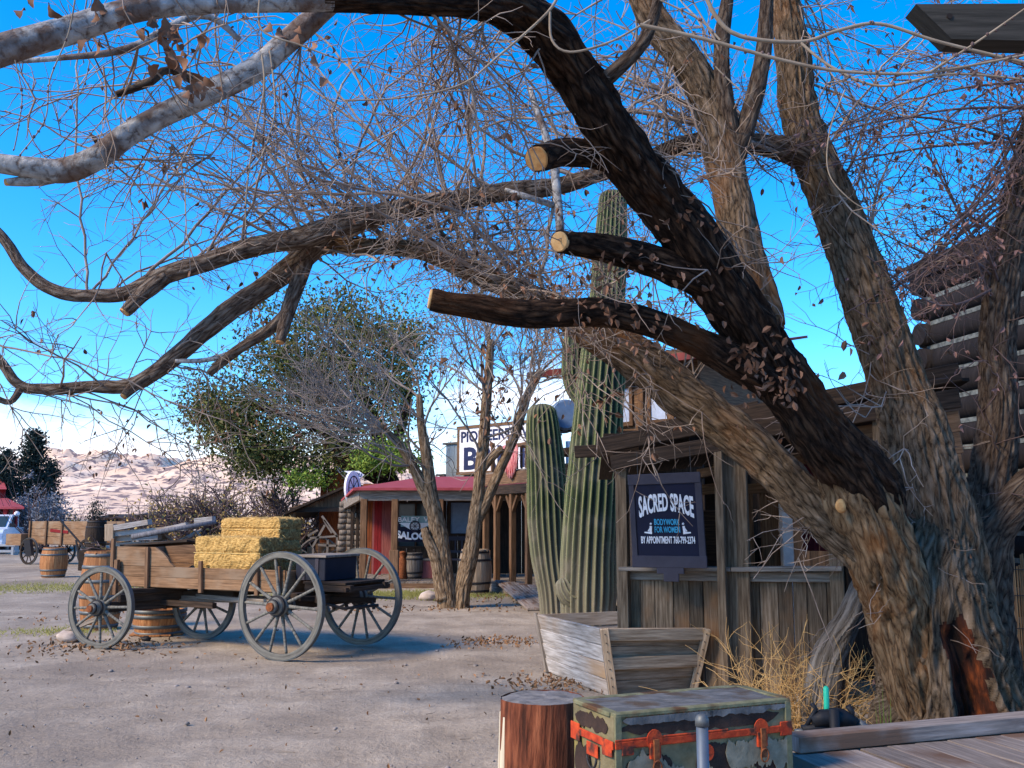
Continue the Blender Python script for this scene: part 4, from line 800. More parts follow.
    # pole dropped to the ground behind the small wheel
    tp = MB(); s0 = g3+u*.44+fd*.2; s1 = G(55, 640)+u*.06; tp.beam(s0, s1, .06, .06, taper=.8); tp.build('prop_pole', 'grey_wood', t, .004)
    # straw bales: each a thing
    def bale(a_0, a_1, b_0, b_1, z0, z1, label):
        o = W((a_0+a_1)/2, (b_0+b_1)/2, z0); q = thing('straw_bale', label, 'straw bale', o, 'straw bales on the hay wagon'); q.rotation_euler = (0, 0, atan2(e1.y, e1.x)); lx, ly, lz = (a_1-a_0), (b_1-b_0), z1-z0
        mb = MB(); nx, ny, nz_ = 44, 18, 18; seed = random.random()*50
        def face(f_, n1, n2):
            i0 = len(mb.v)
            for j in range(n2+1):
                for i in range(n1+1):
                    p = V(f_(i/n1, j/n2)); r_ = V((p.x*lx/2, p.y*ly/2, p.z*lz/2+lz/2)); k_ = .045   # rounded edges
                    s_ = sum(1 for c_ in (p.x, p.y, p.z) if abs(c_) > .9)
                    lim = V((lx/2-k_, ly/2-k_, lz/2-k_)); cen = V((0, 0, lz/2)); q_ = r_-cen; cl = V((max(-lim.x, min(lim.x, q_.x)), max(-lim.y, min(lim.y, q_.y)), max(-lim.z, min(lim.z, q_.z)))); dd = q_-cl
                    nrm = dd.normalized() if dd.length > 1e-6 else V((0, 0, 0)); r_ = cen+cl+nrm*k_
                    gv = 0
                    for zz in (.33, .66): gv += math.exp(-((p.z*.5+.5-zz)/.035)**2)*.016
                    r_ += nrm*(.028*noise.noise(r_*7+V((seed, 0, 0)))+.010*noise.noise(r_*34)-gv+.006*noise.noise(r_*70))
                    mb.v.append(tuple(r_))
            for j in range(n2):
                for i in range(n1): a = i0+j*(n1+1)+i; mb.f.append((a, a+1, a+n1+2, a+n1+1)); mb.sm.append(False); mb.uv += [(0, 0)]*4
        face(lambda s, t_: (2*s-1, -1, 2*t_-1), nx, nz_); face(lambda s, t_: (1-2*s, 1, 2*t_-1), nx, nz_); face(lambda s, t_: (2*s-1, 2*t_-1, 1), nx, ny); face(lambda s, t_: (1-2*s, 2*t_-1, -1), nx, ny)
        mb.build('straw', 'straw', q, world=False)
        mb = MB(); face(lambda s, t_: (-1, 1-2*s, 2*t_-1), ny, nz_); mb.build('cut_end', 'straw_end', q, world=False); mb = MB(); face(lambda s, t_: (1, 2*s-1, 2*t_-1), ny, nz_); mb.build('cut_end', 'straw_end', q, world=False)
        for zz in (.33, .66):
            mb = MB(); mb.beam((-lx/2, -ly/2+.000, zz*lz), (lx/2, -ly/2+.000, zz*lz), .006, .006); mb.beam((-lx/2, ly/2, zz*lz), (lx/2, ly/2, zz*lz), .006, .006); mb.build('twine', 'straw_wisp', q, world=False)
        mb = MB()
        for k in range(1500):
            sx = random.choice((0, 1, 1, 2)); p = V((random.uniform(-1, 1)*lx/2, random.uniform(-1, 1)*ly/2, random.random()*lz))
            if sx == 0: p.x = random.choice((-1, 1))*lx/2
            elif sx == 1: p.y = -ly/2
            else: p.z = lz
            d = V((random.gauss(0, 1), random.gauss(0, 1), random.gauss(0, .7))).normalized()*random.uniform(.02, .07); w2 = d.cross(V((.3, .5, .8))).normalized()*.0016
            mb.quad([p-w2, p+w2, p+d+w2*.4, p+d-w2*.4])
        mb.build('straw_wisps', 'straw_wisp', q, world=False)
    bale(.66, 1.74, .37, .80, .78, 1.37, 'front straw bale with its long tied side behind the low side board')
    bale(.68, 1.66, .82, 1.22, .78, 1.18, 'straw bale mostly hidden under the top bale, on the far side of the wagon bed')
    bale(.66, 1.66, .72, 1.16, 1.185, 1.60, 'topmost straw bale, its dark cut end facing the saloon')
hay_wagon()
def rocks():
    for px, py, r, lab, nm in ((68, 642, .14, 'reddish rock on the leaves left of the small wagon wheel', 'M'), (429, 600, .17, 'pale rounded rock at the foot of the two-stemmed tree', 'r'), (146, 641, .06, 'small dark stone in front of the half barrel tub', 'd'), (557, 596, .12, 'grey stone between the two saguaro feet', 'g')):
        c = G(px, py) if px != 557 else P(557, 600, 16.3).xy.to_3d()
        o = MB().ico((c.x, c.y, r*.45), r, 3, .18, (1.1, .9, .62), px).build('rock', {'d': 'iron'}.get(nm, 'rock'), loc=(c.x, c.y, 0)); tag(o, lab, 'rock')
rocks()
def second_wagon():
    Y0 = 33.5; a = P(24, 553, Y0); b = P(90, 553, 32.0); a.z = b.z = 0; t = thing('freight_wagon', 'tall sided brown wagon standing at the far left behind the orange barrel', 'wagon', a); d = (b-a).normalized(); n = V((-d.y, d.x, 0)); u = V((0, 0, 1)); L = (b-a).length
    rz = atan2(n.y, n.x)
    for s_, off in ((.25, 0), (L-.15, 0), (.4, 1.4), (L, 1.4)):
        c = a+d*s_+n*off; add_wheel(t, c+u*.46, rz, .46, 10, 'dark_wood', 'iron')
    mb = MB()
    for side in (.25, 1.2):
        for k in range(3): mb.beam(a+d*-.1+n*side+u*(.84+k*.26), a+d*(L+.2)+n*side+u*(.84+k*.26), .04, .25)
    mb.build('side_board', 'wagon_wood', t, .004)
    mb = MB(); [mb.beam(a+d*s_+n*.2+u*.66, a+d*s_+n*.2+u*1.5, .07, .05, n) for s_ in (-.05, .8, 1.6, L+.1)]; mb.build('stake', 'brown_wood', t)
    mb = MB(); mb.beam(a+n*.72+u*.72-d*.1, a+d*(L+.2)+n*.72+u*.72, .95, .06); mb.beam(a-d*.1+n*.25+u*1.1, a-d*.1+n*1.2+u*1.1, .04, .75); mb.build('floor', 'brown_wood', t)
    mb = MB(); mb.beam(a-d*.95+n*.25+u*.85, a-d*.15+n*.25+u*.85, .6, .4); mb.build('front_box', 'wagon_wood', t, .004)
    mb = MB(); mb.beam(a+d*.25+u*.46, a+d*.25+n*1.4+u*.46, .1, .1); mb.beam(a+d*(L-.1)+u*.46, a+d*(L-.1)+n*1.4+u*.46, .1, .1); mb.build('axle', 'dark_wood', t)
    mb = MB(); q = lambda px, py: P(px, py, 31.7); mb.beam(q(60, 520), q(82, 545), .05, .05); mb.beam(q(82, 545), q(92, 562), .06, .06); mb.beam(q(76, 540), q(80, 562), .05, .05); mb.beam(q(28, 540), q(30, 556), .2, .2); mb.build('brake_lever', 'iron', t)
    MB().beam(a+d*1.0+n*.215+u*1.18, a+d*1.9+n*.215+u*1.12, .02, .10).build('painted_band', 'red_wall', t)
second_wagon()
def timber_load():
    Y = 24; q = lambda px, py, y=Y: P(px, py, y); a = q(118, 560); a.z = 0
    t = thing('timber_wagon', 'grey weathered flat wagon piled with boards and a long pole, behind the hay wagon', 'wagon', a)
    mb = MB()
    for k, (p0, p1) in enumerate((((116, 528), (150, 522)), ((114, 534), (186, 528)), ((114, 539), (160, 537)), ((114, 545), (176, 543)), ((150, 533), (188, 525)), ((196, 521), (214, 519)))):
        mb.beam(q(*p0, Y+k*.1), q(*p1, Y+k*.1), .3, .13)
    mb.build('board', 'light_wood', t, .004)
    MB().tube([q(132, 537, Y-.4), q(170, 530, Y-.4), q(216, 522, Y-.4)], [.065, .06, .05], 10).build('pole', M.setdefault('blue_grey_wood', wood('blue_grey_pole', (.06, .06, .07), (.19, .19, .21))), t)
    mb = MB(); mb.beam(q(107, 560).xy.to_3d()+V((0, 0, .7)), q(222, 560).xy.to_3d()+V((0, .0, .7)), 1.4, .16); mb.build('bed', 'dark_wood', t)
    mb = MB(); mb.beam(q(111, 524), q(111, 541), .22, .25, (0, 1, 0)); mb.build('end_log', 'oak_grey', t, .01)
    for px in (125, 205):
        c = q(px, 560, Y-.7); add_wheel(t, V((c.x, c.y, .42)), pi/2, .42, 10, 'dark_wood', 'iron'); add_wheel(t, V((c.x, c.y+1.4, .42)), pi/2, .42, 10, 'dark_wood', 'iron')
    MB().beam(V((q(120, 560).x, Y, .42)), V((q(120, 560).x, Y, .62)), .3, 1.2).beam(V((q(205, 560).x, Y, .42)), V((q(205, 560).x, Y, .62)), .3, 1.2).build('axle', 'dark_wood', t)
    mb = MB(); random.seed(12)
    for k in range(14): x = random.uniform(150, 214); mb.beam(q(x, random.uniform(529, 546), Y+.3), q(x+random.uniform(8, 22), random.uniform(529, 546), Y+.6), .07, .05)
    mb.build('loose_stick', 'light_wood', t)
timber_load()
# ---------------------------------------------------------------- planter trough, chest, stump, deck
def trough():
    u = V((0, 0, 1)); FL = G(614, 698); FR = G(692, 691); BL = G(549, 672); d = (FR-FL); w_ = d.length; BR = BL+d*.97
    t = thing('wooden_trough', 'bleached flaring plank trough on the ground in front of the booth', 'trough', FL)
    tFL = P(604, 629, FL.y-.12); tFR = P(706, 629, FR.y-.10); tBL = P(538, 614, BL.y+.1); tBR = tBL+(tFR-tFL)*.98; tBR.z = tBL.z
    H = tFL.z
    def panel(b0, b1, t0, t1, rows, th, m_, nm, gap=.01, ext=0):
        mb = MB(); nn = (b1-b0).cross(t0-b0).normalized()
        for k in range(rows):
            f = (k+.5)/rows; a = b0.lerp(t0, f); b = b1.lerp(t1, f); dd = (b-a).normalized(); hh = ((t0-b0).length/rows)-gap
            mb.beam(a-dd*ext, b+dd*ext, th, hh, (t0-b0).normalized()) if False else mb.beam(a-dd*ext, b+dd*ext, th, hh, up=(t0-b0))
        return mb.build(nm, m_, t, .004)
    panel(FL, BL, tFL, tBL, 4, .03, 'light_wood', 'side_panel'); panel(FR, BR, tFR, tBR, 4, .03, 'light_wood', 'side_panel'); panel(BL, BR, tBL, tBR, 4, .03, 'light_wood', 'end_panel')
    M['tan_wood'] = wood('tan_bleached_boards', (.16, .105, .06), (.46, .35, .24), (.30, .22, .145))
    M['tan_shaded'] = wood('shaded_tan_boards', (.10, .065, .036), (.33, .245, .165), (.205, .15, .10)); panel(FL, FR, tFL, tFR, 4, .028, 'tan_shaded', 'end_panel')  # darker than the cleats: shade of the recessed panel put into its colour
    o = V((-.05, -.85, 0)).normalized()*.035; mb = MB()
    for f in (.36+.15, .93): a = FL.lerp(tFL, f); b = FR.lerp(tFR, f); mb.beam(a+o*1.35, b+o*1.35, .035, .11, tFL-FL)
    mb.build('cleat', 'tan_wood', t, .004)
    mb = MB(); mb.beam(FL+o*1.9, tFL+o*1.9+u*.01, .075, .03, o); mb.beam(FR+o*1.9, tFR+o*1.9+u*.01, .075, .03, o); mb.build('corner_batten', 'tan_wood', t, .004)
    e = (FL-BL).normalized().cross(u)*-.03; mb = MB(); mb.beam(BL-e*.9, tBL-e*.9+u*.01, .03, .05, (FL-BL)); mb.beam(FL-e*.7, tFL-e*.7, .03, .07, (FL-BL)); mb.build('corner_batten', 'grey_wood', t, .004)
    mb = MB(); mb.quad([FL.lerp(tFL, .35), FR.lerp(tFR, .35), BR.lerp(tBR, .35), BL.lerp(tBL, .35)]); mb.build('soil', 'dirt', t)
    mb = MB()
    for k in range(40):
        s_ = random.choice((FL, BL)); f = random.random(); c = (FL.lerp(BL, random.choice((.02, .98))) if k % 2 else FL.lerp(FR, random.choice((.06, .94)))).lerp((tFL.lerp(tBL, .02)), f*0); 
    mb = MB()
    for k in range(8):
        f = (k+.5)/8; c = FL.lerp(tFL, f)+o*2.4+d.normalized()*.0; mb.tube([c, c+o*.15], .006, 6); c = FR.lerp(tFR, f)+o*2.4; mb.tube([c, c+o*.15], .006, 6)
    mb.build('nail', 'iron', t)
trough()
DZ = .40
def deck():
    u = V((0, 0, 1)); a = G(792, 741, DZ+.045); b = G(1060, 716, DZ+.045); t = thing('wooden_deck', 'low boarded deck with a raised edge plank in the bottom right corner', 'deck', (a.x, a.y-1, 0))
    d = (b-a).normalized(); n = V((d.y, -d.x, 0))
    a0 = G(600, 752, DZ); mb = MB(); bd = (G(1010, 768, DZ)-G(930, 742, DZ)).normalized(); st = G(560, 768, DZ)-V((0, 0, 0))
    # boards run along bd
    pn = V((-bd.y, bd.x, 0)); base = a+n*.09; base.z = DZ-.02
    s_ = -1.35
    while s_ < 3.2:
        p0 = base+d*s_; wv = .20*random.uniform(.9, 1.1); th0 = (bd.dot(n)); mb.beam(p0, p0+bd*2.6, wv*.965, .035, u); s_ += wv/abs(bd.cross(d).z)
    mb.build('deck_boards', 'deck', t, .004)
    mb = MB(); mb.beam(a+V((0, 0, -.01)), b+V((0, 0, -.01)), .13, .085); mb.build('edge_plank', 'deck', t, .006)
    mb = MB(); mb.beam(a-d*.02+n*.02+u*-.17, b+u*-.17+n*.02, .05, .22); mb.beam(a-d*1.45+n*.1+u*-.17, a+n*.1+u*-.17, .05, .24); mb.build('fascia', 'deck', t)
    mb = MB(); [mb.beam((p.x, p.y, 0), (p.x, p.y, DZ-.05), .1, .1, n) for p in (a+n*.2, a+d*1.3+n*.2, a+n*1.4, a-d*1.2+n*.3, a+d*1.5+n*1.5)]; mb.build('support_leg', 'dark_wood', t)
deck()
def chest():
    z0 = DZ+.0; u = V((0, 0, 1)); FR = G(786, 765, z0); FR.y += 0
    # find front top corners at depth of the footprint
    f0 = FR; H = .335
    # top corners by pixel at height z0+H
    TL = G(614, 715, z0+H); TR = G(789, 699, z0+H); BL = G(584, 702, z0+H); d = (TR-TL); d.z = 0; L = d.length; d.normalize(); n = V((d.y, -d.x, 0)); Dp = abs((BL-TL).dot(n))
    Dp = max(.40, min(.50, Dp)); O = TL.copy(); O.z = z0
    t = thing('steamer_trunk', 'battered steamer trunk with orange red straps and peeling olive canvas on the deck', 'trunk', O)
    Q = lambda a, b, z: O+d*a-n*b+u*z
    body = MB()
    # body: front and sides as a lightly dented box
    body.beam(Q(0, Dp/2, .105), Q(L, Dp/2, .105), Dp, .21); body.build('body', 'canvas', t, .006)
    lid = MB(); lid.beam(Q(-.002, Dp/2, .272), Q(L+.002, Dp/2, .272), Dp+.004, .118); lid.build('lid', 'canvas', t, .006)
    top = MB(); nx, ny = 40, 16; i0 = 0
    for j in range(ny+1):
        for i in range(nx+1):
            p = Q(L*i/nx, Dp*j/ny, .335+.004*noise.noise(V((i*.35, j*.35, 0)))+.002); top.v.append(tuple(p))
    for j in range(ny):
        for i in range(nx): a = j*(nx+1)+i; top.f.append((a, a+1, a+nx+2, a+nx+1)); top.sm.append(True); top.uv += [(0, 0)]*4
    o = top.build('top_sheet', 'trunk_top', t)
    mb = MB(); mb.beam(Q(0, .012, .330), Q(L, .012, .330), .045, .022); mb.beam(Q(0, Dp-.012, .330), Q(L, Dp-.012, .330), .045, .022); mb.beam(Q(.012, .03, .331), Q(.012, Dp-.03, .331), .05, .022); mb.beam(Q(L-.012, .03, .331), Q(L-.012, Dp-.03, .331), .05, .022); mb.build('edge_binding', M.setdefault('olive', mk('olive_binding', (.10, .10, .05), (.22, .21, .12), sc_=14, bump=.4, stain=(.09, .045, .02), stain_sc=6)), t, .005)
    mb = MB(); [mb.beam(Q(x, -.006, 0), Q(x, -.006, .33), .035, .012, n) for x in (.016, L-.016)]; mb.build('corner_strip', 'olive', t, .003)
    # dark bare wood showing where the canvas is torn (front and left end), as ragged sheets just proud of the canvas
    def rag(x0, x1, z0_, z1_, m_, off, seed, nm, face='front', amp=.02, fr=.9):
        mb = MB(); N = 26; tp = []; bt = []
        for i in range(N+1):
            f = i/N; x = x0+(x1-x0)*f; e = min(1, 6*f, 6*(1-f)); a1_ = amp*noise.noise(V((x*26, seed, 0)))+.5*amp*noise.noise(V((x*70, seed, 3))); a2_ = amp*noise.noise(V((x*22, seed, 9)))+.5*amp*noise.noise(V((x*80, seed, 5)))
            mid = (z0_+z1_)/2; zt = mid+(z1_-mid)*e**.5+a1_*fr; zb_ = mid+(z0_-mid)*e**.5+a2_
            if zt < zb_+.004: zt = zb_+.004
            pt = (lambda z: Q(x, -off, z)) if face == 'front' else (lambda z: Q(-off, x, z)); tp.append(pt(min(zt, .318))); bt.append(pt(max(.004, zb_)))
        for i in range(N): mb.quad([bt[i], bt[i+1], tp[i+1], tp[i]])
        ob = mb.build(nm, m_, t); s = ob.modifiers.new('s', 'SOLIDIFY'); s.thickness = .0025; s.offset = 0; return ob
    rag(.03, L*.93, .235, .305, 'trunk_dark', .004, 1, 'torn_patch'); rag(.05, .30, .02, .14, 'trunk_dark', .004, 2, 'torn_patch', amp=.05); rag(.42, .62, .0, .17, 'trunk_dark', .004, 3, 'torn_patch', amp=.05); rag(.74, .93, .01, .12, 'trunk_dark', .004, 4, 'torn_patch', amp=.05)
    rag(.05, Dp-.03, .235, .30, 'trunk_dark', .005, 6, 'torn_patch', 'side'); rag(.22, .38, .0, .15, 'trunk_dark', .005, 7, 'torn_patch', 'side', .04)
    for (x0, x1, a_, b_, s_) in ((.06, .26, .03, .155, 11), (.20, .36, .0, .10, 12), (.58, .82, .05, .17, 13), (.80, .95, .03, .16, 14), (.44, .54, .0, .07, 15)):
        rag(x0, x1, a_, b_, M.setdefault('flap', mk('curling_canvas_flap', (.15, .135, .09), (.29, .26, .185), sc_=16, bump=.3)), .010, s_, 'canvas_flap', amp=.055)
    rag(.04, L*.55, .285, .325, M['trunk_top'], .010, 21, 'hanging_edge', amp=.022); rag(L*.50, L-.02, .290, .325, M['trunk_top'], .010, 22, 'hanging_edge', amp=.022)
    # strapping
    mb = MB(); mb.beam(Q(-.004, -.012, .205), Q(L+.004, -.012, .205), .008, .032); mb.beam(Q(-.004, -.012, .225), Q(L*.62, -.012, .226), .007, .010); mb.beam(Q(-.012, -.01, .205), Q(-.012, Dp, .205), .008, .036)
    mb.beam(Q(.03, -.013, .19), Q(.09, -.013, .19), .007, .06); mb.beam(Q(L-.07, -.013, .205), Q(L-.0, -.013, .205), .007, .065); mb.beam(Q(-.014, 0, .19), Q(-.014, .09, .185), .007, .07); mb.beam(Q(-.014, Dp-.09, .20), Q(-.014, Dp, .20), .007, .08); mb.build('strap', 'trunk_red', t, .003)
    for x in (.20, .795):
        mb = MB(); c = Q(x*L/.98, -.018, .215); ring = []
        for k in range(18):
            a = 2*pi*k/18; ring.append(c+d*cos(a)*.040+u*sin(a)*.046)
        mb.quad(ring); mb.beam(c-u*.015, c-u*.075, .045, .010, n); h = mb.build('hasp', 'trunk_red', t); h.modifiers.new('s', 'SOLIDIFY').thickness = .006
        mb = MB(); c2 = c-n*-.012-u*.02+n*.0; c2 = Q(x*L/.98, -.030, .19); mb.beam(c2+u*.03, c2-u*.10, .026, .012, n); pts = [c2-u*.06+d*cos(a*pi/6)*.022+u*(-.03+sin(a*pi/6)*.030)+n*.008 for a in range(13)]; mb.tube(pts, .004, 6, cap=False); mb.build('latch', 'rust', h)
    mb = MB(); c = Q(.50*L, -.018, .135); ring = [c+d*cos(k*pi/8)*.030+u*sin(k*pi/8)*.036 for k in range(16)]; mb.quad(ring); h = mb.build('lock_plate', 'trunk_red', t); h.modifiers.new('s', 'SOLIDIFY').thickness = .008
    mb = MB(); c = Q(-.02, Dp*.45, .15); pts = [c+n*cos(a*pi/8)*.045+u*(-.03-sin(a*pi/8)*.05) for a in range(9)]; mb.tube(pts, .006, 6); mb.build('side_handle', 'iron', t)
    rg = MB(); rg.beam(Q(-.013, Dp*.33, .15), Q(-.013, Dp*.60, .15), .006, .06); rg.build('handle_plate', 'trunk_red', t, .003)
    mb = MB()
    for k in range(34): x = .03+k*(L-.06)/33; c = Q(x, -.006, .322); mb.tube([c, c+n*.004], .0035, 6)
    mb.build('nail', 'rust', t)
    return O, d, n
CH = chest()
def stump():
    r_ = .222; top = G(543, 697, .66); c = V((top.x, top.y, 0)); t = thing('tree_stump', 'reddish stripped tree stump with a flat grey top, left of the steamer trunk', 'stump', c)
    f = lambda a, L, p: 1+.05*noise.noise(V((cos(a)*2, sin(a)*2, L*.6)))+.035*noise.noise(V((cos(a)*7, sin(a)*7, L*.8)))+.02*noise.noise(V((cos(a)*16, sin(a)*16, L*2)))
    pts = [(c.x, c.y, z*.66/20) for z in range(21)]; MB().tube(pts, [r_*(1.08-.08*i/20) for i in range(21)], 96, cap=False, fn=f).build('bark', 'stump_bark', t)
    mb = MB(); ring = []; N = 96
    d0 = V((0, 0, 1)); ref = V((0, 0, 1)).cross(V((0, 1, 0))).normalized(); bi = V((0, 0, 1)).cross(ref)
    cc = V((c.x, c.y, .655)); rows = 8; i0 = len(mb.v)
    for j in range(rows+1):
        for k in range(N):
            a = 2*pi*k/N; rr = r_*f(a, .66, None)*j/rows; p = cc+(ref*cos(a)+bi*sin(a))*rr; p.z += .008*noise.noise(V((p.x*14, p.y*14, 0)))+.006*(1 if j < rows else -.2); mb.v.append(tuple(p))
    for j in range(rows):
        for k in range(N): a = j*N+k; b = j*N+(k+1) % N; mb.f.append((a, b, b+N, a+N)); mb.sm.append(True); mb.uv += [(0, 0)]*4
    mb.build('cut_top', 'stump_top', t)
    mb = MB(); [mb.beam(c+V((-.233*cos(a), -.233*sin(a), .02)), c+V((-.214*cos(a), -.214*sin(a), .60-.1*abs(a-.2))), .06, .03, (cos(a), sin(a), 0)) for a in (.15, .38)]; mb.build('sapwood_strip', 'pale_strip', t, .008)
stump()
def pipe():
    c = P(703, 760, 3.85); c = V((c.x, c.y, 0)); top = P(703, 714, c.y).z; t = thing('pipe_post', 'blue grey capped metal pipe standing in front of the steamer trunk', 'post', c)
    MB().tube([(c.x, c.y, 0), (c.x, c.y, top-.03)], .0235, 20).build('pipe', 'pipe', t); MB().tube([(c.x, c.y, top-.045), (c.x, c.y, top-.02), (c.x, c.y, top-.006), (c.x, c.y, top)], [.027, .027, .02, .012], 20).build('cap', 'hoop', t)
    MB().tube([(c.x, c.y, .45), (c.x, c.y, .47)], .027, 20).build('collar', 'pipe', t)
pipe()
def irrigation():
    c = P(835, 733, 5.75); c.z = .33; t = thing('irrigation_valve', 'black tangle of irrigation fittings behind the deck edge plank', 'irrigation valve', (c.x, c.y, 0)); u = V((0, 0, 1)); q = lambda px, py, y=5.8: P(px, py, y)
    mb = MB(); mb.tube([V((c.x, c.y, 0)), V((c.x, c.y, .5))], .03, 10); mb.tube([q(812, 722), q(822, 718), q(842, 718), q(855, 724)], [.035, .05, .055, .04], 12); mb.tube([q(806, 727), q(812, 716), q(816, 709), q(812, 704)], .014, 8); mb.tube([q(850, 726), q(852, 712), q(848, 706)], .018, 8); mb.tube([q(802, 730), q(820, 728), q(856, 730)], .03, 8); mb.build('valve_body', 'black', t)
    MB().tube([q(858, 722), q(870, 731)], .024, 10).tube([q(795, 732), q(812, 731)], .018, 10).build('metal_fitting', 'hoop', t)
    s_ = q(827, 716, 5.9); tp = q(826, 688, 5.9); t2 = thing('green_stake', 'bright turquoise green plastic stake poking up among the black fittings', 'stake', (s_.x, s_.y, 0)); MB().tube([V((s_.x, s_.y, 0)), s_, tp, tp+V((0, 0, .012))], [.017, .017, .017, .007], 12).build('stake_tube', 'green_plastic', t2); MB().tube([s_+V((0, 0, .0)), s_+V((0, 0, .03))], .024, 12).build('collar', 'green_plastic', t2)
    s_ = q(884, 722, 5.9); t3 = MB(); 
    for k in range(5): x = s_.x+(k-2)*.012; t3.quad([V((x-.008, s_.y, 0)), V((x+.008, s_.y, 0)), V((x+(k-2)*.012, s_.y, .50+.06*(k % 3)))])
    tag(t3.build('weed', 'leaf_bright', loc=(s_.x, s_.y, 0)), 'thin yellow green weed growing between the straw bush and the tree foot', 'plant')
irrigation()
def overhead_beam():
    a = P(916, 12, 3.0); t = P(1080, 22, 2.9); mb = MB(); d = (t-a).normalized(); u = V((0, 0, 1)); n = V((0, 1, 0)); th = .05
    A = P(916, 4, 3.0); B = P(952, 39, 3.0); C = P(1100, 42, 3.0); D = P(1100, 3, 3.0); o = V((0, .09, 0)); pl = [A, B, C, D]
    uv = [((p-A).x, (p-A).z) for p in pl]; mb.quad([p for p in pl], uv); mb.quad([p+o for p in reversed(pl)], list(reversed(uv)))
    for k in range(4): p, q = pl[k], pl[(k+1) % 4]; mb.quad([p, p+o, q+o, q], [(0, 0), (0, .09), (.3, .09), (.3, 0)])
    t_ = thing('eave_beam', 'dark cut timber end jutting in at the top right corner overhead', 'beam', (C.x, C.y, 0)); mb.build('timber', M.setdefault('beam_wood', wood('dark_grey_timber', (.012, .012, .010), (.045, .042, .037))), t_, .004)
    c = A.lerp(C, .0)+V((.11, -.001, -.045)); MB().tube([c+V((0, -.003, 0)), c+V((0, .01, 0))], .010, 12).build('bolt_hole', 'dark_void', t_)
    x = P(1100, 20, 3.0).x+.15; MB().beam((x, 3.05, 0), (x, 3.05, A.z+.1), .14, .14, (0, 1, 0)).build('post', 'beam_wood', t_, .006); MB().beam((C.x-.02, 3.045, (C.z+D.z)/2), (x, 3.045, (C.z+D.z)/2), .085, .11).build('timber', 'beam_wood', t_)
overhead_beam()
# ---------------------------------------------------------------- far left: red building, pickup, plank step
def red_house():
    Y = 46; c = P(6, 540, Y); t = thing('red_house', 'dark red house with a low porch roof at the far left edge', 'building', (c.x, Y, 0)); X = lambda px, y=Y: P(px, 540, y).x
    x0, x1 = X(-60), X(21); mb = MB(); planks(mb, (x0, Y+1.5, 0), (X(21, Y+1.5), Y+1.5, 0), 0, 2.3, .3); mb.build('wall', 'maroon', t)
    mb = MB(); planks(mb, (X(-60), Y+3, 0), (X(2, Y+3), Y+3, 0), 2.2, 3.1, .3); mb.build('upper_wall', 'red_wall', t)
    mb = MB(); a = V((x0, Y-.6, 2.12)); b = V((X(22, Y-.6), Y-.6, 2.12)); e = V((x0, Y+3, 2.62)); f = V((X(4, Y+3), Y+3, 2.62)); dn = V((0, 0, -.1)); g_ = V((X(22, Y+3), Y+3, 2.12)); mb.quad([a, b, f, e]); mb.quad([b, g_, f]); mb.quad([a+dn, e+dn, f+dn, b+dn]); mb.quad([a, a+dn, b+dn, b]); mb.build('porch_roof', 'red_roof', t)
    mb = MB(); mb.quad([V((X(-60), Y+2.6, 3.05)), V((X(3, Y+2.6), Y+2.6, 3.05)), V((X(-6, Y+5), Y+5, 4.0)), V((X(-60), Y+5, 4.0))]); mb.build('roof', 'red_roof', t)
    for px in (18, 8, -8): MB().beam((X(px), Y-.4, 0), (X(px), Y-.4, 2.05), .16, .16, (0, 1, 0)).build('post', 'red_wall', t)
    MB().box((X(19.5)+.05, Y+1.4, 1.45), (.45, .08, 1.3)).build('window', 'blue_metal', t); MB().box((X(3), Y+1.42, 1.5), (1.0, .08, 1.2)).build('window', 'dark_pane', t)
    MB().ico((X(20.5), Y-.5, 1.8), .13, 2, 0).build('lamp_globe', 'white_paint', t); MB().box((X(20.5), Y-.5, 1.98), (.04, .04, .2)).build('lamp_arm', 'iron', t)
red_house()
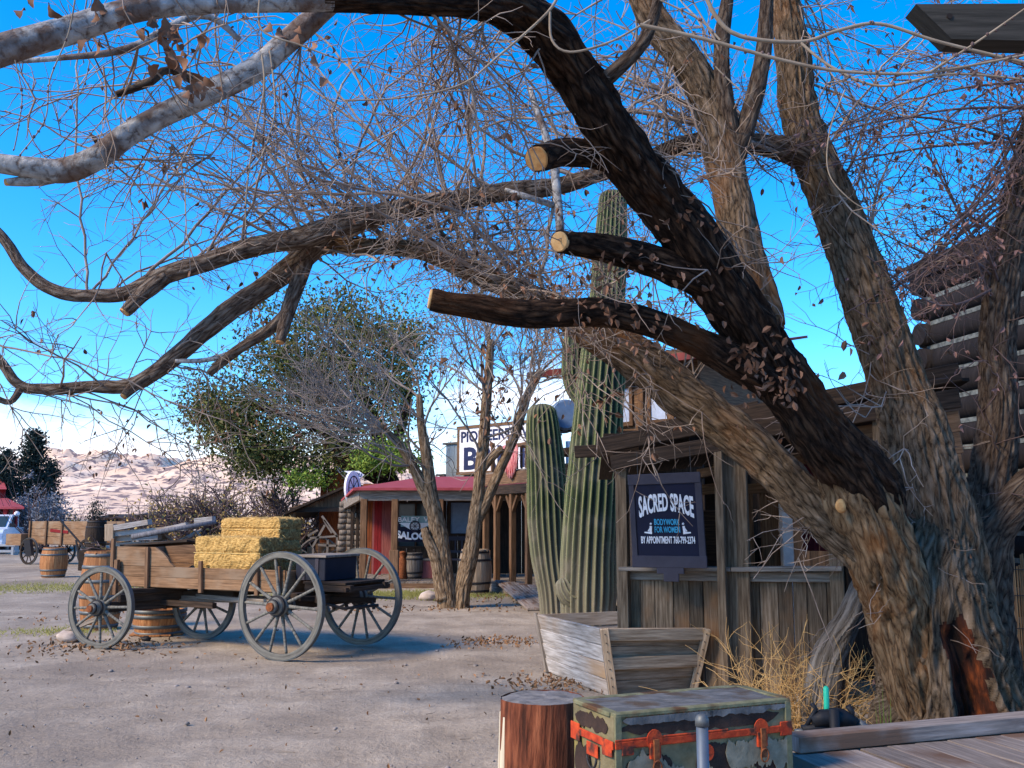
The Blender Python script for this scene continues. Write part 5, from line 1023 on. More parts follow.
def pickup():
    Y = 43.0; cx = P(-20.0, 525, Y).x; t = thing('pickup_truck', 'pale silver pickup with a blue front parked before the red house', 'pickup', (cx, Y, 0))
    w_, z = 1.9, 0; q = lambda x, y, z_: V((cx+x*cos(.25)+y*sin(.25)*-1, Y+y*cos(.25)+x*sin(.25), z_))
    def prism(prof, x0, x1, nm, m_, parent=t, bev=.03):
        mb = MB(); A = [q(x0, y, z_) for y, z_ in prof]; B = [q(x1, y, z_) for y, z_ in prof]; mb.quad(list(reversed(A))); mb.quad(B)
        for k in range(len(prof)): k2 = (k+1) % len(prof); mb.quad([A[k], A[k2], B[k2], B[k]])
        return mb.build(nm, m_, parent, bev)
    body = prism([(0, .42), (0, .95), (.12, 1.08), (1.25, 1.16), (5.2, 1.16), (5.25, .5), (4.9, .42)], -.95, .95, 'body', 'car_paint')
    prism([(1.15, 1.15), (1.85, 1.70), (2.1, 1.76), (3.1, 1.76), (3.35, 1.15)], -.84, .84, 'cab', 'car_paint')
    prism([(1.20, 1.20), (1.80, 1.67), (1.78, 1.69), (1.17, 1.21)], -.74, .74, 'windscreen', 'dark_pane', bev=0)
    for s_ in (-1, 1): prism([(1.75, 1.22), (2.05, 1.66), (2.9, 1.66), (3.05, 1.22)], s_*.845-.005, s_*.845+.005, 'side_window', 'dark_pane', bev=0)
    prism([(-.03, .60), (-.03, .92), (.05, .92), (.05, .60)], -.62, .62, 'grille', 'car_blue', bev=.01); prism([(-.10, .38), (-.10, .58), (.05, .58), (.05, .38)], -.96, .96, 'bumper', 'white_paint')
    for s_ in (-.80, .80): prism([(-.035, .68), (-.035, .90), (.04, .90), (.04, .68)], s_-.14, s_+.14, 'headlight', 'pane', bev=.01)
    for s_ in (-.85, .85):
        for y in (.95, 4.2):
            mb = MB(); a = q(s_-.12, y, .37); b = q(s_+.12, y, .37); mb.tube([a, b], .37, 24); w2 = mb.build('wheel', 'black', t, .02); mb = MB(); mb.tube([a.lerp(b, -.03), a.lerp(b, 1.03)], .2, 16); mb.build('rim', 'hoop', w2)
        prism([(1.25, 1.18), (1.25, 1.34), (1.35, 1.34), (1.35, 1.18)], s_*1.17-.1, s_*1.17+.1, 'mirror', 'black', bev=.01)
pickup()
c = G(7, 555); o = MB().box((c.x-.6, c.y+.2, .16), (1.9, .5, .10)).box((c.x-.6, c.y+.1, .42), (1.9, .4, .09)).box((c.x+.25, c.y+.15, .2), (.1, .45, .4)).box((c.x-1.4, c.y+.15, .2), (.1, .45, .4)).build('plank_step', 'conc', loc=(c.x-.5, c.y, 0)); tag(o, 'pale grey plank step at the far left edge below the pickup', 'step')
# low buildings beyond
for px, w_, z1, lab, mm in ((116, 3.4, 2.25, 'low brown flat roofed building far down the street', 'brown_wood'), (146, 1.6, 2.45, 'small dark shed far away beyond the timber wagon', 'dark_wood')):
    Y = 88; c = P(px, 530, Y); t = thing('far_building', lab, 'building', (c.x, Y, 0)); mb = MB(); planks(mb, (c.x-w_/2, Y, 0), (c.x+w_/2, Y, 0), 0, z1-.7, .4); planks(mb, (c.x+w_/2, Y, 0), (c.x+w_/2, Y+4, 0), 0, z1-.7, .4); mb.build('wall', mm, t)
    mb = MB(); mb.beam((c.x, Y-.4, z1-.65), (c.x, Y+4, z1-.35), w_+.7, .14); mb.build('roof', 'dark_wood', t)
    MB().box((c.x-.3, Y-.03, 1.0), (.9, .06, 1.9)).build('door', 'dark_void', t)
# ---------------------------------------------------------------- saguaros
def saguaro(name, label, path, rads, ribs, arms=(), cap=True):
    pts, rr = smooth_path(path, rads, .08); o = V((path[0][0], path[0][1], 0)); t = thing(name, label, 'cactus', o)
    def domed(pts, rr):
        d = (pts[-1]-pts[-2]).normalized(); r_ = rr[-1]
        for k in range(1, 8): a = k/7*pi/2*.98; pts.append(pts[-1]*0+base_+d*sin(a)*r_*.8) if False else None
        b = pts[-1].copy()
        for k in range(1, 9): a = k/8*pi/2*.985; pts.append(b+d*sin(a)*r_*.75); rr.append(r_*cos(a))
        return pts, rr
    pts, rr = domed(pts, rr)
    fn = lambda a, L, p: 1+(.085+.03*noise.noise(V((L*2, a*2, 1))))*cos(ribs*a+.5*noise.noise(V((L*.5, cos(a), sin(a)))))+.045*noise.noise(V((cos(a), sin(a), L*1.3)))+.03*noise.noise(V((0, 0, L*2.2)))
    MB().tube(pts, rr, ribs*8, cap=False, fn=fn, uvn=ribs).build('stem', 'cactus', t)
    sp = MB(); random.seed(31)
    for i in range(2, len(pts)-2, 1):     # spine tufts on the rib crests
        d = (pts[i+1]-pts[i-1]).normalized(); ref = d.cross(V((0, 1, 0))).normalized(); bi = d.cross(ref)
        for k in range(ribs):
            a = 2*pi*k/ribs; nn = ref*cos(a)+bi*sin(a)
            if nn.y > .35: continue
            p = pts[i]+nn*rr[i]*1.08
            for s_ in range(3): e = (nn+V((random.gauss(0, .7), random.gauss(0, .7), random.gauss(0, .7)))).normalized()*.032; w2 = e.cross(V((.3, .5, .8))).normalized()*.0018; q = p+d*random.uniform(-.03, .03); sp.quad([q-w2, q+w2, q+e])
    sp.build('spines', 'twig_pale', t)
    for ap, ar, rb in arms:
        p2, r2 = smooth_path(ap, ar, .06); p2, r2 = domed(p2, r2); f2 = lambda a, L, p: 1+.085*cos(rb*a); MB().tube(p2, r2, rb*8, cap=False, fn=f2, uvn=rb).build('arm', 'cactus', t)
    return t
d1 = 14.6; k1 = d1/FPX
saguaro('saguaro', 'tallest saguaro cactus with pale green ribs, rising behind the trough into the tree branches', [P(588, 640, d1).xy.to_3d()+V((0, 0, -.1)), P(588, 590, d1), P(591, 520, d1), P(596, 450, d1), P(602, 370, d1), P(608, 290, d1+.1), P(613, 200, d1+.2)], [24*k1, 26*k1, 25.5*k1, 24.5*k1, 22*k1, 17*k1, 14*k1], 22,
        arms=[([P(590, 400, d1+.2), P(578, 392, d1+.3), P(573, 372, d1+.3), P(574, 345, d1+.3), P(576, 330, d1+.3)], [9*k1, 10*k1, 11*k1, 11*k1, 10*k1], 12), ([P(585, 600, d1-.1), P(569, 594, d1-.15), P(564, 584, d1-.15)], [12*k1, 11*k1, 8*k1], 12)])
d2 = 16.4; k2 = d2/FPX
saguaro('saguaro', 'shorter dark green saguaro cactus leaning left beside the balcony building', [P(557, 615, d2).xy.to_3d()+V((0, 0, -.1)), P(555, 590, d2), P(551, 560, d2), P(548, 520, d2), P(546, 470, d2), P(543, 430, d2), P(542, 414, d2)], [15*k2, 16*k2, 17.5*k2, 19*k2, 18*k2, 16*k2, 14*k2], 20)
# ---------------------------------------------------------------- the big bare tree
random.seed(21)
def barkfn(seed, amp=.07, rr=.3):
    k = rr*12; lk = 3.2
    def fn(a, L, p):
        x, y = cos(a)*k, sin(a)*k
        w1 = noise.noise(V((x*.5, y*.5, L*2+seed)))*1.1
        n1 = noise.noise(V((x+w1, y-w1, L*lk+seed))); n2 = noise.noise(V((x*2.3, y*2.3, L*9+seed))); n3 = noise.noise(V((cos(a)*.9, sin(a)*.9, L*1.4+seed*2)))
        return 1+amp*(.75-3.0*min(.6, abs(n1)))+amp*.6*n2+amp*1.0*n3
    return fn
def limb(parent, pp, nm='limb', mat='bark_main', n=28, step=.03, amp=.075, seed=0, end=None, taper_end=False):
    """pp: list of (px, py, depth, radius px)"""
    pts = [P(a, b, d) for a, b, d, r in pp]; rad = [r*d/FPX for a, b, d, r in pp]
    p, r = smooth_path(pts, rad, step)
    p = [q+V((noise.noise(V((i*step*1.1, seed, 0))), noise.noise(V((i*step*1.1, seed, 7))), noise.noise(V((i*step*1.1, seed, 11)))))*r[i]*.3 for i, q in enumerate(p)]; n = max(n, min(120, int(max(r)*2*pi/.014)))
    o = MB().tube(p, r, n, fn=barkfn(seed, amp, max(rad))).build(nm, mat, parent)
    if end:
        d = (p[-1]-p[-2]).normalized(); MB().tube([p[-1]-d*.01, p[-1]+d*.008, p[-1]+d*.012], [r[-1]*.95, r[-1]*.93, r[-1]*.85], 24, fn=barkfn(seed, .04, .1)).build('cut_end', end, o)
    return p, r
def wander(p, d, L, n, curl, droop=0.0, up=0.0):
    pts = [p.copy()]; d = d.normalized(); s = L/n
    for k in range(n):
        d = d+V((random.gauss(0, curl), random.gauss(0, curl), random.gauss(0, curl)-droop+up)); d.normalize(); p = p+d*s; pts.append(p)
    return pts
class Twigs:
    def __init__(s, droop=.06, leafp=.05, leafsz=.05, curl=.22): s.t = MB(); s.l = MB(); s.droop = droop; s.lp = leafp; s.ls = leafsz; s.curl = curl; s.n = 0
    def grow(s, p, d, L, r, lvl, kids=(12, 5, 3), up=0):
        n = 8 if lvl >= 2 else (6 if lvl == 1 else 4)
        pts = wander(p, d, L, n, s.curl*(.55 if lvl >= 2 else 1), s.droop, up); s.t.tw(pts, r, r*.4); s.n += 1
        if lvl > 0:
            for k in range(int(kids[-lvl]*random.uniform(.7, 1.3))):
                j = random.randint(1, n-1); base = pts[j].lerp(pts[j+1], random.random()); dd = (pts[j+1]-pts[j-1]).normalized()
                side = dd.cross(V((random.gauss(0, 1), random.gauss(0, 1), random.gauss(0, 1)))).normalized()
                s.grow(base, dd*random.uniform(.3, .9)+side*random.uniform(.5, 1), L*random.uniform(.28, .5)*(1-.4*j/n), r*.58, lvl-1, kids, up)
        if random.random() < s.lp:
            for q in range(random.choice((1, 1, 2, 3))): s.l.leaf(pts[-1]+V((random.gauss(0, .01), random.gauss(0, .01), 0)), s.ls*random.uniform(.6, 1.2), droop=1.2)
    def build(s, parent, tm, lm):
        s.t.build('twigs', tm, parent)
        if s.l.v: s.l.build('leaves', lm, parent)
def big_tree():
    b = P(950, 735, 6.5); t = thing('cottonwood_tree', 'huge leaning bare tree with a rotten hollow at its foot and limbs over the street', 'tree', (b.x, b.y, 0))
    # main trunk with the hollow
    pts = [V((b.x+.02, b.y, -.1)), V((b.x+.01, b.y, .12)), P(948, 700, 6.5), P(938, 650, 6.48), P(930, 610, 6.47), P(926, 575, 6.52), P(928, 530, 6.65), P(926, 490, 6.72)]; rad = [.60, .50, .425, .385, .355, .31, .25, .16]
    p, r = smooth_path(pts, rad, .014); N = 260
    q = V((-.02, -1, 0)).normalized()
    bf = barkfn(2.2, .10, .4); cav = {}
    def fn(a, L, pp):
        ref = V((0, 0, 1)).cross(V((0, 1, 0))).normalized(); bi = V((0, 0, 1)).cross(ref); dr = ref*cos(a)+bi*sin(a)
        ang = atan2(dr.cross(q).z, dr.dot(q)); cz = pp.z; wv = .06*noise.noise(V((cz*5, 0, 0)))
        wd = .31*(1-.35*max(0, cz-.35)); e = math.exp(-((ang+wv*1.4)/wd)**4)*max(0, min(1, (1.02-cz)/.16))
        if 1: cav[(round(a, 4), round(pp.z, 4), round(pp.x, 4))] = e
        lip = .10*math.exp(-((abs(ang+wv*1.4)-wd*1.15)/.12)**2)*max(0, min(1, (1.08-cz)/.2))
        return bf(a, L, pp)*(1-.34*e)+lip+(.12*e*noise.noise(V((a*9, L*4, 0))))
    mb = MB(); mb.tube(p, r, N, fn=fn); o = mb.build('trunk', 'bark_main', t); o.data.materials.append(M['hollow'])
    vals = list(cav.values())
    for j in range(len(p)-1):
        for k in range(N):
            if vals[j*N+k]+.3*noise.noise(V((k*.12, j*.10, 0))) > .40: o.data.polygons[j*N+k].material_index = 1
    # leader that leans across the picture; shade is put into its dark upper bark
    limb(t, [(930, 735, 6.42, 26), (918, 690, 6.36, 26), (906, 645, 6.32, 27), (897, 600, 6.3, 30), (884, 555, 6.25, 31), (871, 515, 6.2, 31), (857, 487, 6.16, 30), (840, 460, 6.1, 24)], 'trunk', 'bark_rust', 110, .018, .13, 41)
    A, rA = limb(t, [(882, 535, 6.3, 24), (872, 512, 6.22, 28), (855, 480, 6.15, 31.5), (816, 428, 6.0, 28), (780, 372, 5.85, 28), (746, 320, 5.7, 27), (710, 272, 5.6, 27), (681, 232, 5.5, 26), (652, 190, 5.4, 26), (614, 133, 5.2, 26), (575, 72, 5.0, 25), (545, 32, 4.8, 26), (508, 8, 4.6, 21), (470, 3, 4.4, 15), (400, 2, 4.2, 12.5), (320, 0, 4.0, 12.5)], mat='bark_dark', n=110, step=.02, amp=.13, seed=1)
    W1_, r_ = limb(t, [(330, 0, 4.03, 12), (250, 0, 3.85, 11.5), (190, 2, 3.7, 12), (130, 11, 3.6, 13), (60, 33, 3.5, 14.5), (0, 50, 3.4, 16), (-80, 78, 3.3, 17)], mat='bark_pale', n=40, amp=.035, seed=2)
    W2_, r_ = limb(t, [(365, -30, 4.2, 13), (330, 2, 4.2, 12), (290, 38, 4.2, 12), (255, 68, 4.15, 12), (215, 90, 4.1, 12.5), (170, 113, 4.1, 12), (130, 135, 4.05, 12), (100, 158, 4.0, 12), (65, 172, 4.0, 13), (30, 168, 3.95, 11), (-30, 158, 3.9, 10)], mat='bark_pale', n=28, amp=.05, seed=3)
    limb(t, [(65, 172, 4.0, 9), (35, 180, 3.98, 6), (8, 182, 3.97, 4)], 'broken_stub', 'bark_pale', 12, seed=4, end='cut')
    limb(t, [(215, 90, 4.1, 8), (170, 70, 4.0, 4), (150, 82, 3.95, 4.5), (115, 95, 3.9, 3.5)], 'limb', 'bark_grey', 12, seed=5); limb(t, [(240, 40, 4.1, 3), (200, 15, 4.0, 4), (130, 48, 3.95, 4), (60, 58, 3.9, 3), (0, 62, 3.9, 2.5)], 'limb', 'bark_pale', 10, seed=6)
    # sawn stubs
    limb(t, [(668, 205, 5.5, 20), (640, 178, 5.42, 17), (610, 160, 5.35, 14.5), (570, 153, 5.2, 14.5), (548, 156, 5.05, 14), (537, 158, 4.93, 13.5)], 'sawn_limb', 'bark_dark', 36, amp=.06, seed=7, end='cut')
    limb(t, [(725, 292, 5.65, 20), (690, 277, 5.55, 18), (650, 262, 5.5, 16), (610, 250, 5.4, 14), (575, 243, 5.3, 12), (560, 241, 5.2, 11)], 'sawn_limb', 'bark_dark', 32, amp=.09, seed=8, end='cut_fresh')
    limb(t, [(768, 378, 5.8, 20), (735, 360, 5.7, 18), (700, 342, 5.65, 15), (650, 322, 5.55, 14), (590, 312, 5.45, 14), (530, 314, 5.35, 14), (480, 308, 5.25, 13), (430, 299, 5.2, 11)], 'sawn_limb', 'bark_dark', 36, amp=.09, seed=9, end='cut_fresh')
    # lighter limb B to the left
    Bp, rB = limb(t, [(890, 575, 6.2, 24), (860, 545, 6.3, 24), (815, 505, 6.4, 22), (770, 465, 6.5, 21), (720, 425, 6.6, 21), (680, 393, 6.7, 22), (640, 362, 6.8, 21), (600, 338, 6.9, 18), (560, 310, 7.0, 15), (520, 290, 7.1, 12), (470, 270, 7.2, 10), (420, 252, 7.3, 8.5), (370, 247, 7.4, 8), (325, 246, 7.5, 8), (295, 258, 7.5, 9)], mat='bark_main', n=48, step=.025, amp=.12, seed=10)
    MB().ico(P(841, 506, 5.98), .035, 2, .2, (1, .5, 1.3)).build('knot', 'cut', t)
    # left spreading limbs
    L1, r_ = limb(t, [(660, 162, 6.9, 9), (610, 172, 6.9, 8), (560, 186, 6.9, 9), (500, 192, 7.0, 10), (440, 203, 7.1, 10), (380, 214, 7.2, 11), (335, 226, 7.2, 12), (300, 238, 7.2, 11), (250, 247, 7.2, 10), (200, 264, 7.2, 9), (165, 276, 7.2, 9), (130, 292, 7.2, 8), (95, 296, 7.2, 7), (55, 291, 7.2, 6.5), (25, 270, 7.2, 5.5), (0, 235, 7.2, 5), (-40, 200, 7.2, 4)], mat='bark_limb', n=28, amp=.08, seed=11)
    limb(t, [(165, 276, 7.2, 9), (140, 296, 7.15, 8), (124, 312, 7.1, 6)], 'sawn_limb', 'bark_limb', 16, seed=12, end='cut')
    L2, r_ = limb(t, [(330, 235, 7.45, 9), (300, 258, 7.5, 12), (262, 288, 7.5, 11), (225, 315, 7.5, 10), (190, 345, 7.5, 9), (155, 372, 7.5, 8), (128, 386, 7.5, 7), (90, 386, 7.5, 6), (50, 389, 7.5, 5.5), (20, 385, 7.5, 5), (0, 362, 7.5, 4.5), (-30, 330, 7.5, 4)], mat='bark_limb', n=28, amp=.08, seed=13)
    limb(t, [(155, 372, 7.5, 6), (135, 385, 7.45, 6), (124, 396, 7.4, 4)], 'broken_stub', 'bark_limb', 12, seed=14, end='cut'); limb(t, [(22, 386, 7.5, 4), (10, 402, 7.45, 3), (-8, 396, 7.4, 3)], 'limb', 'bark_limb', 10, seed=15)
    limb(t, [(308, 252, 7.5, 9), (296, 285, 7.45, 8), (285, 318, 7.4, 7), (280, 342, 7.35, 4.5)], 'sawn_limb', 'bark_limb', 16, seed=16, end='cut'); L3, r_ = limb(t, [(290, 310, 7.4, 6), (268, 330, 7.4, 6), (240, 348, 7.4, 5.5), (222, 362, 7.4, 5), (209, 374, 7.4, 3.5)], mat='bark_limb', n=16, seed=17); limb(t, [(235, 352, 7.4, 3), (205, 360, 7.4, 2.5), (175, 361, 7.4, 2)], mat='bark_pale', n=10, seed=18)
    # upright trunks C and D
    Cp, rC = limb(t, [(978, 720, 6.62, 34), (970, 670, 6.6, 36), (954, 610, 6.58, 40), (934, 535, 6.65, 37), (917, 450, 6.8, 32), (903, 395, 6.9, 27), (872, 310, 6.95, 25), (848, 240, 7.0, 22.5), (822, 175, 7.0, 21), (798, 100, 7.0, 18), (785, 10, 7.0, 14.5), (780, -60, 7.0, 14), (760, -130, 7.0, 12)], 'trunk', 'bark_main', 60, .025, .12, 19)
    C2, rC2 = limb(t, [(818, 165, 7.0, 15), (790, 150, 6.95, 14), (760, 144, 6.9, 11), (720, 140, 6.9, 10), (680, 146, 6.9, 9), (650, 158, 6.9, 9)], 'limb', 'bark_grey', 24, seed=20)
    Dp, rD = limb(t, [(765, 330, 6.0, 22), (745, 270, 6.1, 22), (735, 215, 6.2, 20), (724, 160, 6.3, 19), (710, 105, 6.4, 18), (685, 60, 6.4, 17), (655, 20, 6.4, 15), (630, -30, 6.4, 13)], 'limb', 'bark_main', 44, .025, .10, 22)
    D2, rD2 = limb(t, [(728, 175, 6.3, 12), (745, 130, 6.3, 10), (758, 80, 6.3, 9), (765, 40, 6.3, 8), (768, -30, 6.3, 6)], 'limb', 'bark_grey', 20, seed=23)
    D3, r3 = limb(t, [(735, 150, 6.3, 9), (722, 90, 6.3, 9), (722, 40, 6.3, 8), (730, -20, 6.3, 6)], 'limb', 'bark_grey', 16, seed=24)
    limb(t, [(590, 92, 5.05, 9), (636, 50, 5.0, 8), (655, 10, 5.0, 6), (660, -30, 5, 5)], 'limb', 'bark_grey', 16, seed=25)
    limb(t, [(560, 232, 6.4, 4.5), (553, 165, 6.4, 4.5), (541, 122, 6.4, 3.5), (530, 88, 6.4, 2.5)], 'limb', 'bark_pale', 10, seed=26); limb(t, [(553, 205, 6.4, 3.5), (530, 198, 6.3, 3), (505, 190, 6.3, 2)], 'limb', 'bark_pale', 8, seed=27)
    # fine twigs, fanning to the upper left
    T = Twigs(droop=.02, leafp=.035, leafsz=.055, curl=.20)
    def rp(path, lo=0, hi=1): return path[int((len(path)-1)*random.uniform(lo, hi))]
    def secondary(p, target, r, lvl=2, kids=(5, 11, 4)):
        d = target-p; L = d.length; mid = p.lerp(target, .5)+V((random.gauss(0, .14), random.gauss(0, .14), random.gauss(.1, .16)))*L*.5
        pts, rr = smooth_path([p, mid, target], [r, r*.7, r*.35], .14); pts = [q+V((random.gauss(0, .012), random.gauss(0, .012), random.gauss(0, .012))) for q in pts]
        T.t.tube(pts, rr, 5, cap=False)
        m = len(pts)
        for k in range(int(L*7.5)):
            j = random.randint(1, m-2); dd = (pts[j+1]-pts[j-1]).normalized(); side = dd.cross(V((random.gauss(0, 1), random.gauss(0, 1), random.gauss(0, 1)))).normalized()
            T.grow(pts[j], dd*.6+side*random.uniform(.5, 1.1), random.uniform(.35, .8), .0052, lvl-1, kids)
    def tgt(x0, x1, y0, y1, d0, d1): return P(random.uniform(x0, x1), random.uniform(y0, y1), random.uniform(d0, d1))
    for k in range(34): secondary(rp(Bp, .55, 1), tgt(180, 520, 20, 220, 6.2, 8.5), random.uniform(.010, .022))
    for k in range(20): secondary(rp(L1, .1, .8), tgt(0, 480, -20, 180, 6.2, 8.5), random.uniform(.009, .018))
    for k in range(10): secondary(rp(L2, .1, .95), tgt(0, 260, 240, 430, 6.8, 8.2), random.uniform(.007, .012))
    for k in range(8): secondary(rp(L2, .4, 1), tgt(0, 280, 390, 490, 7, 8), random.uniform(.006, .010))
    for k in range(20): secondary(rp(C2, 0, 1), tgt(420, 700, -30, 150, 6.2, 8.2), random.uniform(.010, .018))
    for k in range(12): secondary(rp(A, .72, .95), tgt(330, 600, 20, 260, 4.6, 6.0), random.uniform(.006, .011))
    for k in range(14): secondary(rp(Dp, .3, 1), tgt(560, 800, -30, 260, 6.0, 7.5), random.uniform(.008, .014))
    for k in range(20): secondary(rp(Cp, .45, .95), tgt(800, 980, -20, 330, 6.5, 8), random.uniform(.007, .012))
    for k in range(12): secondary(rp(Bp, .35, .8), tgt(520, 760, 250, 480, 6.0, 6.8), random.uniform(.005, .009), 2, (4, 6, 3))
    for k in range(16): secondary(rp(Bp, .6, 1), tgt(300, 620, 200, 330, 6.4, 7.6), random.uniform(.007, .014))
    for k in range(9): secondary(rp(A, .35, .62), tgt(560, 760, 150, 330, 5.2, 6.2), random.uniform(.005, .008))
    for k in range(14): secondary(rp(Bp, .3, .75), tgt(560, 680, 170, 380, 6.2, 7.2), random.uniform(.005, .010))
    for k in range(7): secondary(rp(W2_, .1, .9), tgt(0, 300, 60, 300, 4.0, 4.8), random.uniform(.004, .007))
    for k in range(5): secondary(rp(W1_, .1, .9), tgt(0, 300, 10, 120, 3.4, 4.0), random.uniform(.003, .005))
    for k in range(10): secondary(rp(Cp, .1, .5), tgt(760, 960, 380, 600, 6.2, 6.8), random.uniform(.004, .007), 2, (3, 5, 3))
    T.build(t, 'twig', 'leaf_brown')
    # pale curling shoots
    for k in range(26):
        q_ = MB(); q_.tw(wander(rp(Bp, .4, 1), V((random.gauss(-.6, .7), random.gauss(-.3, .5), random.gauss(.0, .7))), random.uniform(.5, 1.2), 14, .15, .05), .0055, .0018); q_.build('pale_shoot', 'twig_pale', t)
    # dead leaf clusters
    Lf = MB()
    def cluster(px, py, d, n, spread, sz):
        c = P(px, py, d)
        for k in range(n): Lf.leaf(c+V((random.gauss(0, spread), random.gauss(0, spread*.7), random.gauss(0, spread))), sz*random.uniform(.6, 1.3), droop=1.0, asp=.6)
    for c_ in ((768, 365, 5.55, 60, .11, .052), (748, 355, 5.55, 30, .06, .06), (785, 385, 5.55, 20, .05, .055), (640, 270, 5.3, 36, .10, .05), (680, 215, 5.3, 24, .08, .05), (590, 300, 5.3, 60, .15, .052), (620, 320, 5.3, 50, .13, .052), (530, 290, 6.6, 24, .16, .06), (460, 360, 7, 10, .12, .07), (850, 350, 6.4, 6, .1, .07), (560, 300, 6.5, 20, .12, .06), (350, 265, 7.2, 14, .1, .05), (300, 250, 7.2, 14, .1, .05), (700, 300, 5.5, 14, .1, .06), (610, 400, 6.6, 8, .05, .09), (700, 260, 5.5, 14, .1, .06)): cluster(*c_)
    for k in range(260):
        x = random.uniform(380, 760); y = random.uniform(40, 440); Lf.leaf(P(x, y, random.uniform(5.6, 7.2)), random.uniform(.03, .06), droop=1.5)
    for k in range(90): Lf.leaf(P(random.uniform(90, 300), random.uniform(400, 480), random.uniform(7, 8)), random.uniform(.03, .055), droop=1)
    Lf.build('dead_leaves', 'leaf_brown', t)
    # curled leaves hanging from the pale limb at top left
    Lf = MB()
    def curled(p, sz):
        a = V((random.gauss(0, .5), random.gauss(0, .5), -1)).normalized(); b = a.cross(V((random.gauss(0, 1), random.gauss(0, 1), random.gauss(0, .4)))).normalized(); c = a.cross(b); n = 7; i0 = len(Lf.v); tw = random.uniform(-1.2, 1.2)
        for j in range(n+1):
            f = j/n; w_ = sin(pi*min(1, f*1.02))**.7*sz*.36*(1+.15*sin(j*2.3)); th = tw*f; bb = b*cos(th)+c*sin(th); cc = c*cos(th)-b*sin(th); ctr = p+a*sz*f+cc*sz*.22*sin(f*3)
            Lf.v += [tuple(ctr-bb*w_+cc*w_*.55), tuple(ctr), tuple(ctr+bb*w_+cc*w_*.45)]
        for j in range(n):
            for q_ in range(2): a_ = i0+j*3+q_; Lf.f.append((a_, a_+1, a_+4, a_+3)); Lf.sm.append(True); Lf.uv += [(0, 0)]*4
    for px, py, d, n, s_ in ((165, 25, 3.5, 7, .10), (160, 45, 3.5, 8, .10), (175, 65, 3.5, 9, .10), (195, 85, 3.5, 9, .10), (185, 50, 3.5, 6, .09), (122, 20, 3.4, 3, .09), (98, 38, 3.4, 3, .10), (97, 12, 3.4, 3, .10), (28, 12, 3.4, 2, .10), (43, 8, 3.4, 2, .10), (280, 40, 3.6, 4, .10), (275, 45, 3.6, 3, .08), (320, 42, 3.6, 3, .07), (353, 95, 3.8, 2, .10), (337, 70, 3.8, 2, .07), (205, 100, 3.6, 5, .09)):
        for k in range(n): curled(P(px+random.gauss(0, 9), py-8+random.gauss(0, 8), d+random.gauss(0, .06)), s_*random.uniform(.4, .78))
    Lf.build('curled_leaves', 'leaf_brown', t)
    # near twigs dangling over the camera with fat buds
    N_ = MB(); Bd = MB()
    def near(pp, r0, r1, buds=10, mb=None):
        r0 *= .72; r1 *= .72
        p, r = smooth_path([P(a, b_, d) for a, b_, d in pp], [r0+(r1-r0)*i/(len(pp)-1) for i in range(len(pp))], .02); q_ = MB(); q_.tube(p, r, 8, cap=False); q_ = q_.build('hanging_twig', 'twig_tan', t); Bd = MB()
        for k in range(buds): q = random.choice(p[len(p)//5:]); Bd.ico(q+V((random.gauss(0, 1), random.gauss(0, 1), random.gauss(0, 1))).normalized()*r0*.8, random.uniform(.003, .0058), 1, .2, (1, 1, 1.4), k)
        if Bd.v: tag(Bd.build('buds', 'twig_dark', q_), kind='stuff')
    near([(700, -20, 2.6), (715, 15, 2.6), (740, 36, 2.6), (800, 42, 2.6), (840, 30, 2.6), (880, 24, 2.6), (940, 42, 2.6), (1040, 66, 2.6)], .010, .006, 16); near([(640, 25, 2.5), (700, 38, 2.5), (790, 62, 2.5), (850, 72, 2.5), (930, 72, 2.5), (1040, 52, 2.5)], .0085, .005, 26)
    near([(800, 42, 2.6), (830, 66, 2.58), (880, 86, 2.55), (950, 74, 2.5), (1030, 80, 2.5)], .006, .004, 20); near([(930, 72, 2.5), (980, 40, 2.45), (1030, 5, 2.4)], .005, .003, 12)
    near([(345, 100, 3.4), (400, 98, 3.4), (460, 85, 3.4), (500, 55, 3.4), (548, 12, 3.4), (560, -10, 3.4)], .0035, .009, 10); near([(550, 12, 3.4), (552, 40, 3.4), (570, 52, 3.4), (610, 42, 3.4), (650, 20, 3.4)], .007, .006, 2)
    near([(262, 55, 3.3), (264, 90, 3.3), (252, 150, 3.3), (246, 200, 3.3), (246, 240, 3.3)], .006, .0035, 22); near([(270, 50, 3.3), (275, 110, 3.3), (262, 155, 3.3), (248, 170, 3.3)], .005, .003, 16); near([(75, 0, 3.2), (68, 35, 3.2), (50, 80, 3.2), (45, 120, 3.2), (20, 155, 3.2)], .004, .003, 16)
    near([(15, 60, 3.3), (22, 95, 3.3), (18, 130, 3.3), (14, 150, 3.3)], .003, .003, 16); near([(90, 60, 3.3), (82, 90, 3.3), (60, 120, 3.3)], .003, .002, 8); near([(260, -5, 3.3), (262, 30, 3.3), (300, 45, 3.3), (340, 60, 3.3)], .006, .004, 6); near([(845, 90, 4.5), (830, 130, 4.5), (828, 170, 4.5), (845, 195, 4.5), (870, 210, 4.5), (905, 208, 4.5)], .005, .004, 0)
    near([(720, 40, 3), (700, 20, 3), (660, 0, 3)], .005, .004, 6); near([(740, 90, 3.2), (710, 60, 3.2), (680, 10, 3.2)], .004, .003, 12)
    return A, Bp, Cp
TREE = big_tree()
